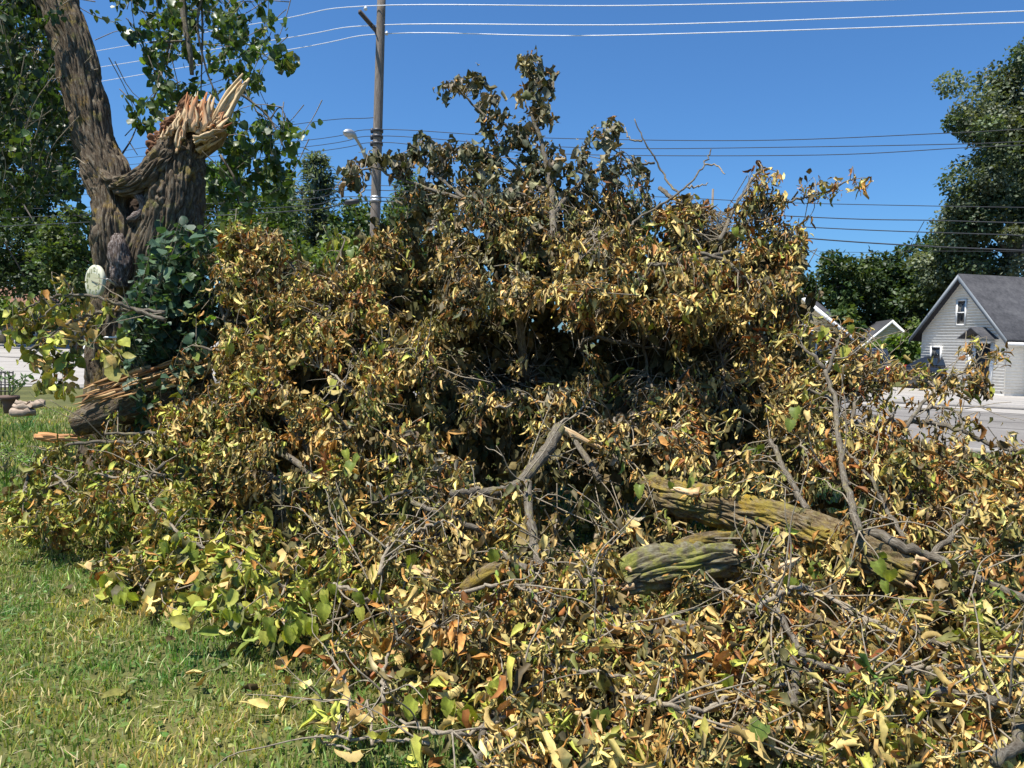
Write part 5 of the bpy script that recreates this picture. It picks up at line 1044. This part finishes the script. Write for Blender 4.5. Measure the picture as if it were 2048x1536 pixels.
fill([(160, 1130), (260, 1110), (330, 1050), (450, 1090), (560, 1150), (620, 1230), (560, 1290), (440, 1260), (330, 1220), (200, 1200)], 46, -.1, .12, 10, (.08, .13), 'ground', seed=158, only=14, Wr=(.3, .42), fold=(.15, 1.1), dens=False, droop=.9, maxtw=.35)

# broad leaves that can be picked apart: objects that share a few detailed meshes
def big_leaf_mesh(name, col, L, wid, fold, curl, wave, rs, m):
    n, h = 11, 3; V = []; C = []
    for i in range(n):
        t = i / (n - 1); w = wid * L * (math.sin(math.pi * min(1, (t * .92 + .08)) ** .62) ** .8) * (1 - .15 * t)
        k = curl * t if abs(curl) > .01 else .01 * t; x = L * math.sin(k) / (curl if abs(curl) > .01 else .01); z = -L * (1 - math.cos(k)) / (curl if abs(curl) > .01 else .01)
        for j in range(-h, h + 1):
            f = j / h; fo = fold * abs(f) ** .6; ww = w * abs(f) * (1 + (.07 * (-1) ** i if abs(j) == h else 0))
            sweep = -.10 * L * abs(f) ** 2 * (1 - t) + .06 * L * abs(f) * t * (1 - t)
            vein = -.012 * L * (i % 2) * (abs(f) > .1) * (1 - abs(f) * .6)
            lz = ww * math.sin(fo) + vein + wave * L * rs.randn() * abs(f)
            V.append((x + sweep * math.cos(k) + lz * math.sin(k), math.copysign(ww * math.cos(fo), f) if j else 0, z + lz * math.cos(k) - sweep * math.sin(k)))
            cc = np.array(col) * (1 + (.22 if j == 0 else 0) - .1 * (i % 2) * (abs(f) > .1) + .08 * rs.randn()); 
            if abs(f) > .9 and rs.rand() < .35: cc = cc * .6 + np.array(TANC) * .4
            C.append(np.clip(cc, .005, .9))
    q = 2 * h + 1; F = [[i * q + j, i * q + j + 1, (i + 1) * q + j + 1, (i + 1) * q + j] for i in range(n - 1) for j in range(q - 1)]
    pv, pf, _ = tube(smoothpath([(-.45 * L, .02 * L, .12 * L), (-.2 * L, 0, .07 * L), (.02 * L, 0, 0)], 3), .012 * L, 4, False); b0 = len(V)
    V = np.vstack([np.array(V), pv]); C = np.vstack([np.array(C), np.tile(np.array([.3, .32, .1]), (len(pv), 1))])
    return mk(name, V, [np.vstack([np.array(F), pf[0] + b0])], m, col=C, smooth=True)
rs = np.random.RandomState(77)
BIGG = [big_leaf_mesh('leaf', c, 1.0, w, fo, cu, .012, rs, M_GREEN) for c, w, fo, cu in (((.17, .22, .035), .44, .25, .5), ((.2, .25, .04), .42, .45, .8), ((.14, .2, .04), .46, .15, .35), ((.32, .36, .055), .42, .35, .7), ((.34, .38, .06), .4, .5, .6), ((.23, .28, .05), .4, .8, .9), ((.4, .4, .07), .44, .2, .4))]
BIGD = [big_leaf_mesh('leaf', c, 1.0, w, fo, cu, .035, rs, M_DRY) for c, w, fo, cu in ((STRAW, .36, 1.1, 1.2), (TANC, .34, 1.25, 1.6), (TANC, .38, .9, .8), (STRAW, .3, 1.35, .9), (ORG, .36, 1.1, 1.5), ((.5, .3, .11), .34, 1.2, .7), (OLV, .38, .8, 1.0), (YG, .4, .7, .8), ((.5, .4, .2), .32, 1.3, 2.0))]
def put_leaf(me, p, d, up, size):
    k = int(np.argmin(np.linalg.norm(SP[:, :3] - p, axis=1))); b = B[int(SP[k, 3])]; b['big'].append((me, p, d, up, size))
GL = [(215, 1150, 3), (250, 1185, 2), (300, 1060, 3), (330, 1085, 2), (375, 1090, 3), (440, 1140, 3), (492, 1135, 3), (530, 1150, 3), (585, 1245, 2), (560, 1205, 3), (270, 1110, 2), (650, 1190, 3), (620, 1235, 3), (460, 1220, 3), (540, 1235, 2), (690, 900, 2), (705, 925, 1), (1520, 890, 2), (1590, 815, 2), (1345, 965, 1), (1280, 970, 1), (1380, 955, 1), (1760, 1105, 2), (1625, 1135, 2), (1600, 1160, 2), (1640, 1160, 2), (1960, 1235, 2), (2000, 1275, 3), (1940, 1430, 2), (1010, 1375, 2), (900, 1400, 2), (830, 1400, 2), (1125, 1435, 3), (1040, 1455, 2), (990, 1100, 1), (820, 1110, 1), (760, 1180, 2), (1530, 1430, 2), (1290, 1490, 1), (680, 1075, 2), (1180, 1005, 1), (1780, 1140, 2), (1920, 1260, 2), (1330, 1460, 1), (720, 1215, 2), (600, 1170, 2), (880, 1300, 1), (470, 660, 1), (520, 690, 1), (590, 720, 1), (760, 690, 2), (670, 760, 1), (700, 500, 2), (670, 480, 1), (1470, 455, 1), (1650, 655, 2), (1690, 690, 2), (1675, 725, 1), (1700, 650, 1), (330, 990, 2), (440, 1180, 2), (400, 1160, 2), (1200, 1420, 1), (930, 1420, 2), (1460, 1350, 1), (1740, 1350, 1), (1850, 1470, 2), (1780, 1480, 2), (1690, 1420, 1)]
for x, y, n in GL:
    for i in range(n + (2 if x < 660 and y > 1000 else 0)):
        xx, yy = x + rs.randn() * 14 * (i > 0), y + rs.randn() * 12 * (i > 0); p = S(xx, yy, -.2 - .05 * rs.rand())
        d = nrm(np.array([rs.randn() * .35, -.15 + rs.randn() * .25, -1.0])); up = nrm(np.array([rs.randn() * .5 - .4, -1.0 + rs.randn() * .3, .75]))
        if p[2] < .2: p[2] = max(p[2], .1)
        put_leaf(BIGG[rs.choice(len(BIGG), p=[.12, .16, .08, .22, .2, .1, .12])], p, d, up, rs.uniform(.085, .125))
c = 0
while c < 185:
    x, y = rs.uniform(680, 2040), rs.uniform(1130, 1530)
    if not inpoly(x, y, MAIN) or any(inpoly(x, y, q) for q in GRASSHOLES) or any(inpoly(x, y, q) for q in LOGS): continue
    if rs.rand() > (y - 1050) / 420: continue
    c += 1; p = S(x, y, -.14 - .08 * rs.rand()); d = nrm(np.array([rs.randn(), rs.randn() * .7, -.35 + rs.randn() * .45])); up = nrm(rs.randn(3) * .7 + [0, -.2, .6])
    p[2] = max(p[2], .05); put_leaf(BIGD[rs.randint(len(BIGD))], p, d, up, rs.uniform(.085, .135))

rs = np.random.RandomState(78); c = 0
VIS = []
for bi, b in enumerate(B):
    if b['pal'] is None or b['pal'] in ('top',): continue
    for pp, rad in b['paths']:
        for i in range(len(pp) - 1): VIS.append((bi, pp[i], nrm(pp[i + 1] - pp[i]), rad[i]))
while c < 230:
    bi, p, tg, r0 = VIS[rs.randint(len(VIS))]
    if c > 120 and not (p[1] < 5.2 and p[0] > -1): continue
    c += 1; l = rs.uniform(.2, .65); d = nrm(tg * rs.choice([1, 1, .4]) + rs.randn(3) * [.5, .35, .35] - FW * .3 + [0, 0, .1]); r0 = min(max(r0 * .6, .0028), .0055)
    for fork in range(rs.randint(1, 4)):
        pts = [p]; e = d
        for k in range(4): e = nrm(e + rs.randn(3) * .22 - [0, 0, .06]); pts.append(pts[-1] + e * l / 4)
        pts = np.array(pts); pts[:, 2] = np.maximum(pts[:, 2], .03); B[bi].setdefault('bare', []).append((smoothpath(pts, 3), r0))
        j = rs.randint(1, 4); p, d, l, r0 = pts[j], nrm(e + rs.randn(3) * .6), l * .6, r0 * .7
GB = 'wilted boughs of the fallen heap'
for bi, b in enumerate(B):
    p0 = b['paths'][0][0][0]; t = thing('fallen_branch', b['label'], 'branch', p0, GB)
    for i, (pp, rad) in enumerate(b['paths']):
        V, Fs, bk = tube(pp, rad * (1 + .07 * np.sin(np.arange(len(pp)) * 1.7 + bi)), 8); part('stem' if i == 0 else 'side_branch', V, Fs, M_LIMB if rad.max() > .012 else M_TWIG, t, bk=bk, smooth=True)
    if b['lv'].a:
        V, F, C = leaf_mesh(*b['lv'].out())
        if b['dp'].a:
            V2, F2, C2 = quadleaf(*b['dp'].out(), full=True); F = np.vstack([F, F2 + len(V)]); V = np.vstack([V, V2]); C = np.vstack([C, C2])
        V[:, 2] = np.maximum(V[:, 2], .006); part('foliage', V, F, M_DRY, t, col=C, kind='stuff')
        b['tw'].build('twigs', M_TWIG, t, kind='stuff')
    for pp, r0 in b.get('bare', []):
        V, Fs, bk = tube(pp, np.linspace(r0, r0 * .4, len(pp)), 5); part('twig', V, Fs, M_TWIG, t, bk=bk, smooth=True)
    for me, p, d, up, size in b['big']:
        o = bpy.data.objects.new('leaf', me); COL.objects.link(o); o.parent = t
        x = nrm(d); y = nrm(np.cross(up, x)); z = np.cross(x, y); q = p - WL[t]
        size *= .84; o.matrix_local = Matrix(((x[0] * size, y[0] * size, z[0] * size, q[0]), (x[1] * size, y[1] * size, z[1] * size, q[1]), (x[2] * size, y[2] * size, z[2] * size, q[2]), (0, 0, 0, 1)))
    if bi == 15:                                     # the pale split tip and the long peeled strip of the bent branch
        e = P(1120, 856, float(D(1118, 858)) - .25); r2 = np.random.RandomState(9)
        for i in range(5):
            a = e + r2.randn(3) * .012; V, F, bk, C = shard(a, P(1222 + r2.randn() * 4, 908 + r2.randn() * 4, float(D(1118, 858)) - .2) if i < 3 else a + (P(1145, 872, 5) - P(1120, 856, 5)), .04, .025, r2, .35, (1, .97, .9), (.95, .8, .6)); part('splinter', V, F, M_WOOD, t, bk=bk, col=C)

# ------------------------------------------------------------------ lawn, litter, weeds
rs = np.random.RandomState(91)
def grass(n, poly_fn, x0, x1, y0, y1, h0, h1, pal, w=.0032, name='grass', lean=.55):
    x, y = rs.uniform(x0, x1, n), rs.uniform(y0, y1, n); k = poly_fn(x, y); x, y = x[k], y[k]; n = len(x)
    a = rs.uniform(0, 6.283, n); h = rs.uniform(h0, h1, n); ld = rs.uniform(0, 6.283, n); ln = np.abs(rs.randn(n)) * lean * h
    b = np.stack([x, y, np.zeros(n)], 1); s = np.stack([np.cos(a), np.sin(a), np.zeros(n)], 1) * (w * rs.uniform(.6, 1.4, n))[:, None]
    l = np.stack([np.cos(ld), np.sin(ld), np.zeros(n)], 1) * ln[:, None]; z = np.array([0, 0, 1.0])
    V = np.stack([b - s, b + s, b + l * .4 + z * (h * .6)[:, None] + s * .8, b + l * .4 + z * (h * .6)[:, None] - s * .8, b + l + z * (h * .9)[:, None]], 1)
    i = np.arange(n)[:, None] * 5; pt_ = np.array([noise.noise(Vector((a_ * 1.6, b_ * 1.6, .3))) + .6 * noise.noise(Vector((a_ * 5, b_ * 5, 2.2))) for a_, b_ in zip(x, y)])[:, None]
    C = np.repeat(np.clip(pick(pal, n, rs, .2) * (1 + np.array([.75, .3, .4]) * pt_), .01, .9), 5, 0)
    o = part(name, V.reshape(-1, 3), [i + np.array([[0, 1, 2, 3]]), i + np.array([[3, 2, 4]])], M_GRASS, col=C, kind='stuff'); return o
PGR = [(4, (.17, .27, .05)), (3, (.27, .37, .08)), (2, (.38, .4, .11)), (1.8, (.52, .46, .19)), (1, (.62, .54, .28))]
near_fn = lambda x, y: (np.abs(x) < .72 * y + 2.6) & ((np.abs(x) < .72 * y + .3) | (rs.rand(len(x)) < .55)) & (rs.rand(len(x)) < np.clip(1.5 - y / 7, .25, 1)) & ((x < -.1 + .1 * y) | (rs.rand(len(x)) < .45))
g_ = grass(270000, near_fn, -7.2, 5.2, 1.6, 7.2, .02, .055, PGR); props(g_, 'short mown lawn grass with dry straw blades among the green', 'grass')
far_fn = lambda x, y: (np.abs(x) < .75 * y + 2.6) & (y * rn[1] + x * rn[0] < near - .3)
g_ = grass(80000, far_fn, -12, 11, 6.5, 15, .03, .08, PGR, .006, name='far_grass'); props(g_, 'lawn grass between the heap and the road', 'grass')
wp = [tuple(G(x, y)[:2]) for x, y in ((-60, 880), (60, 850), (160, 880), (150, 1000), (60, 1020), (-60, 1040))]
g_ = grass(9000, lambda x, y: inpoly(x, y, wp), -8, -2, 4.5, 14, .08, .26, [(3, (.08, .15, .03)), (2, (.12, .2, .04)), (1, (.2, .26, .06))], .006, name='tall_weeds'); props(g_, 'tall green weeds beside the left end of the heap', 'weeds')
# dry stems, clover leaves and fallen leaves on the ground
n = 11000; x, y = rs.uniform(-6, 4.5, n), rs.uniform(1.8, 7.5, n); k = np.abs(x) < .72 * y + 2.6; x, y = x[k], y[k]; n = len(x)
V, F, C = leaf_mesh(np.stack([x, y, rs.uniform(.015, .045, n)], 1), np.stack([rs.randn(n), rs.randn(n), .15 * rs.randn(n)], 1), np.tile([0, 0, 1.0], (n, 1)) + rs.randn(n, 3) * .25, rs.uniform(.014, .04, n), rs.uniform(.006, .014, n), rs.uniform(0, .5, n), rs.uniform(-.3, .8, n), pick([(3, (.11, .19, .04)), (2, (.16, .24, .06)), (1, (.3, .3, .1))], n, rs))
props(part('clover', V, F, M_GREEN, col=C, kind='stuff'), 'low clover and lawn weeds', 'weeds')
n = 900; x, y = rs.uniform(-4, 1, n), rs.uniform(2.4, 6, n)
V, F, C = leaf_mesh(np.stack([x, y, rs.uniform(.03, .06, n)], 1), np.stack([rs.randn(n), rs.randn(n), .1 * rs.randn(n)], 1), np.tile([0, 0, 1.0], (n, 1)), rs.uniform(.04, .12, n), np.full(n, .0016), np.zeros(n), rs.uniform(-.5, .8, n), pick([(1, (.5, .45, .25)), (1, (.4, .34, .18))], n, rs))
props(part('straw', V, F, M_DRY, col=C, kind='stuff'), 'dry straw lying loose on the lawn', 'straw')
n = 2600; px_, py_ = rs.uniform(0, 2048, n), rs.uniform(880, 1536, n); k = np.array([inpoly(a, b_, MAIN) for a, b_ in zip(px_, py_)]) & ~np.array([any(inpoly(a, b_, q) for q in GRASSHOLES) and rs.rand() < .8 for a, b_ in zip(px_, py_)])
lx = rs.uniform(250, 640, 9); ly = 1110 + (lx - 100) * .55 + np.abs(rs.randn(9)) * 50; k2 = ly < 1536
g0 = np.array([G(a, b_) for a, b_ in list(zip(px_[k], py_[k])) + list(zip(lx[k2], ly[k2]))]); g0 = g0[g0[:, 1] < 10]; n = len(g0); g0[:, :2] += rs.randn(n, 2) * .25 * np.array([1, 1]); g0[:, 2] = rs.uniform(.02, .07, n)
V, F, C = leaf_mesh(g0, np.stack([rs.randn(n), rs.randn(n), .2 * rs.randn(n)], 1), np.tile([0, 0, 1.0], (n, 1)) + rs.randn(n, 3) * .4, rs.uniform(.07, .12, n), rs.uniform(.02, .045, n), rs.uniform(.2, 1.3, n), rs.uniform(-.3, 1.8, n), pick(PAL['fore'], n, rs), np.full(n, .04))
V[:, 2] = np.maximum(V[:, 2], .008); props(part('fallen_leaves', V, F, M_DRY, col=C, kind='stuff'), 'brown fallen leaves on the ground under the heap', 'leaves')

# ------------------------------------------------------------------ small things at the left edge
M_WIRE = simple('black wire', (.02, .02, .022), .5); rk = P(12, 790, 9.0); rk[2] = 0
t = thing('wire_rack', 'black wire grid plant rack at the left edge before the lot', 'rack', rk)
for i in range(6):
    x = -14 + i * 8; V, Fs, bk = tube(np.array([P(x, 815, 9.0), P(x, 742, 9.0)]), .008, 5); part('upright', V, Fs, M_WIRE, t)
for y in (745, 757, 769, 782, 800):
    V, Fs, bk = tube(np.array([P(-14, y, 8.99), P(26, y + .5, 8.99)]), .008, 5); part('crossbar', V, Fs, M_WIRE, t)
fp = P(20, 826, 8.6); t = thing('flower_pot', 'small clay flower pot with a straggly plant beside the flat stones', 'flower pot', fp)
V, Fs, bk = tube(np.array([fp, fp + [0, 0, .1], fp + [0, 0, .16], fp + [0, 0, .162], fp + [0, 0, .2]]), [.06, .075, .085, .1, .1], 16); part('pot', V, Fs, simple('clay pot', (.14, .09, .07), .8), t)
lv = Leaves(); r2 = np.random.RandomState(3)
for i in range(7):
    pp = smoothpath([fp + [0, 0, .18], fp + [r2.randn() * .06, r2.randn() * .06, .32], fp + [r2.randn() * .16, r2.randn() * .1, .42 + .1 * r2.rand()]], 3); V, Fs, bk = tube(pp, .005, 4); part('stem', V, Fs, simple('green stem', (.12, .18, .06), .6), t); lv.add(*spray_leaves(pp, 7, (.05, .09), (.16, .24), (.1, .5), (.2, 1), [(1, (.13, .2, .07))], .2, .01, .01, r2, upb=1))
V, F, C = leaf_mesh(*lv.out()); part('foliage', V, F, M_GREEN, t, col=C, kind='stuff')
M_STONE = simple('pale flagstone', (.32, .25, .19), .85, var=.25, scale=14, bump=.5)
def stone(label, x, y, d, w, h, th, seed):
    r2 = np.random.RandomState(seed); n = 11; c_ = P(x, y, d); V = []
    for k_, f in ((-1, .92), (-.5, 1), (.6, .98), (1, .85)):
        for i in range(n):
            a = i / n * 6.283; rr = f * (1 + .16 * math.sin(a * 2 + seed) + .1 * math.sin(a * 5 + seed * 2)); V.append(c_ + [w * rr * math.cos(a), h * rr * math.sin(a), th * k_ + .012 * r2.randn()])
    F = [[k_ * n + i, k_ * n + (i + 1) % n, (k_ + 1) * n + (i + 1) % n, (k_ + 1) * n + i] for k_ in range(3) for i in range(n)]
    part('flat_stone', np.array(V), [np.array(F), np.array([list(range(n))[::-1], list(range(3 * n, 4 * n))])], M_STONE, label=label, cat='stone', group='flat stones by the flower pot')
stone('flat pale stone at the bottom of the little stack by the flower pot', 46, 824, 8.4, .12, .1, .035, 1); stone('flat brownish stone second from the bottom of the little stack', 48, 812, 8.42, .11, .09, .02, 2); stone('flat stone on the top of the little stack by the flower pot', 44, 805, 8.44, .085, .08, .016, 3); stone('flat pale stone leaning to the right of the little stack', 74, 808, 8.5, .08, .1, .03, 4)
for px_, py_, dd_, hh_, n_, lab in ((62, 850, 7.9, .3, 60, 'bright green bushy weed in front of the flat stones'), (100, 858, 7.5, .26, 50, 'bright green weed between the stones and the split log'), (8, 850, 8.2, .3, 50, 'green weed at the left edge under the flower pot')):
    b0 = G(px_, py_ + 40); b0 = P(px_, py_ + 25, dd_); b0[2] = 0; r2 = np.random.RandomState(int(px_)); t = thing('weed_plant', lab, 'plant', b0, 'weeds by the flat stones'); lv = Leaves(); A = Acc()
    for i in range(14):
        pp = smoothpath([b0, b0 + [r2.randn() * .06, r2.randn() * .06, hh_ * .5], b0 + [r2.randn() * .16, r2.randn() * .16, hh_ * r2.uniform(.7, 1.3)]], 3); V, Fs, bk = tube(pp, .003, 4, False); A.add(V, Fs, bk); lv.add(*spray_leaves(pp, n_ // 6, (.03, .06), (.2, .35), (.1, .5), (.1, .8), [(2, (.15, .24, .05)), (1, (.24, .32, .07))], .1, .01, .01, r2, upb=1.2))
    V, F, C = leaf_mesh(*lv.out()); part('foliage', V, F, M_GREEN, t, col=C, kind='stuff'); A.build('stems', M_TWIG, t, kind='stuff')
# oval dark tub with a blue side, half hidden by the twigs
tc_ = P(128, 958, 6.0); tc_[2] = 0; a_ = np.arange(28) / 28 * 6.283; V = []
for z, f in ((0, .8), (.09, .9), (.1, .93), (.15, 1), (.165, 1.05), (.17, 1.03), (.155, .97), (.03, .8)):
    V += [tc_ + [.27 * f * math.cos(q), .17 * f * math.sin(q), z] for q in a_]
n = 28; F = np.array([[k_ * n + i, k_ * n + (i + 1) % n, (k_ + 1) * n + (i + 1) % n, (k_ + 1) * n + i] for k_ in range(7) for i in range(n)]); t = thing('plastic_tub', 'low oval tub with a dark rim and blue side half hidden by twigs', 'tub', tc_)
V = np.array(V); part('tub', V, [F[:n * 2], np.array([list(range(n))[::-1]])], simple('blue plastic', (.05, .13, .18), .4), t); part('rim', V, [F[n * 2:n * 6]], simple('dark plastic', (.05, .055, .05), .4), t, smooth=True); part('inside', V, [F[n * 6:], np.array([list(range(7 * n, 8 * n))])], M_GROUND, t)
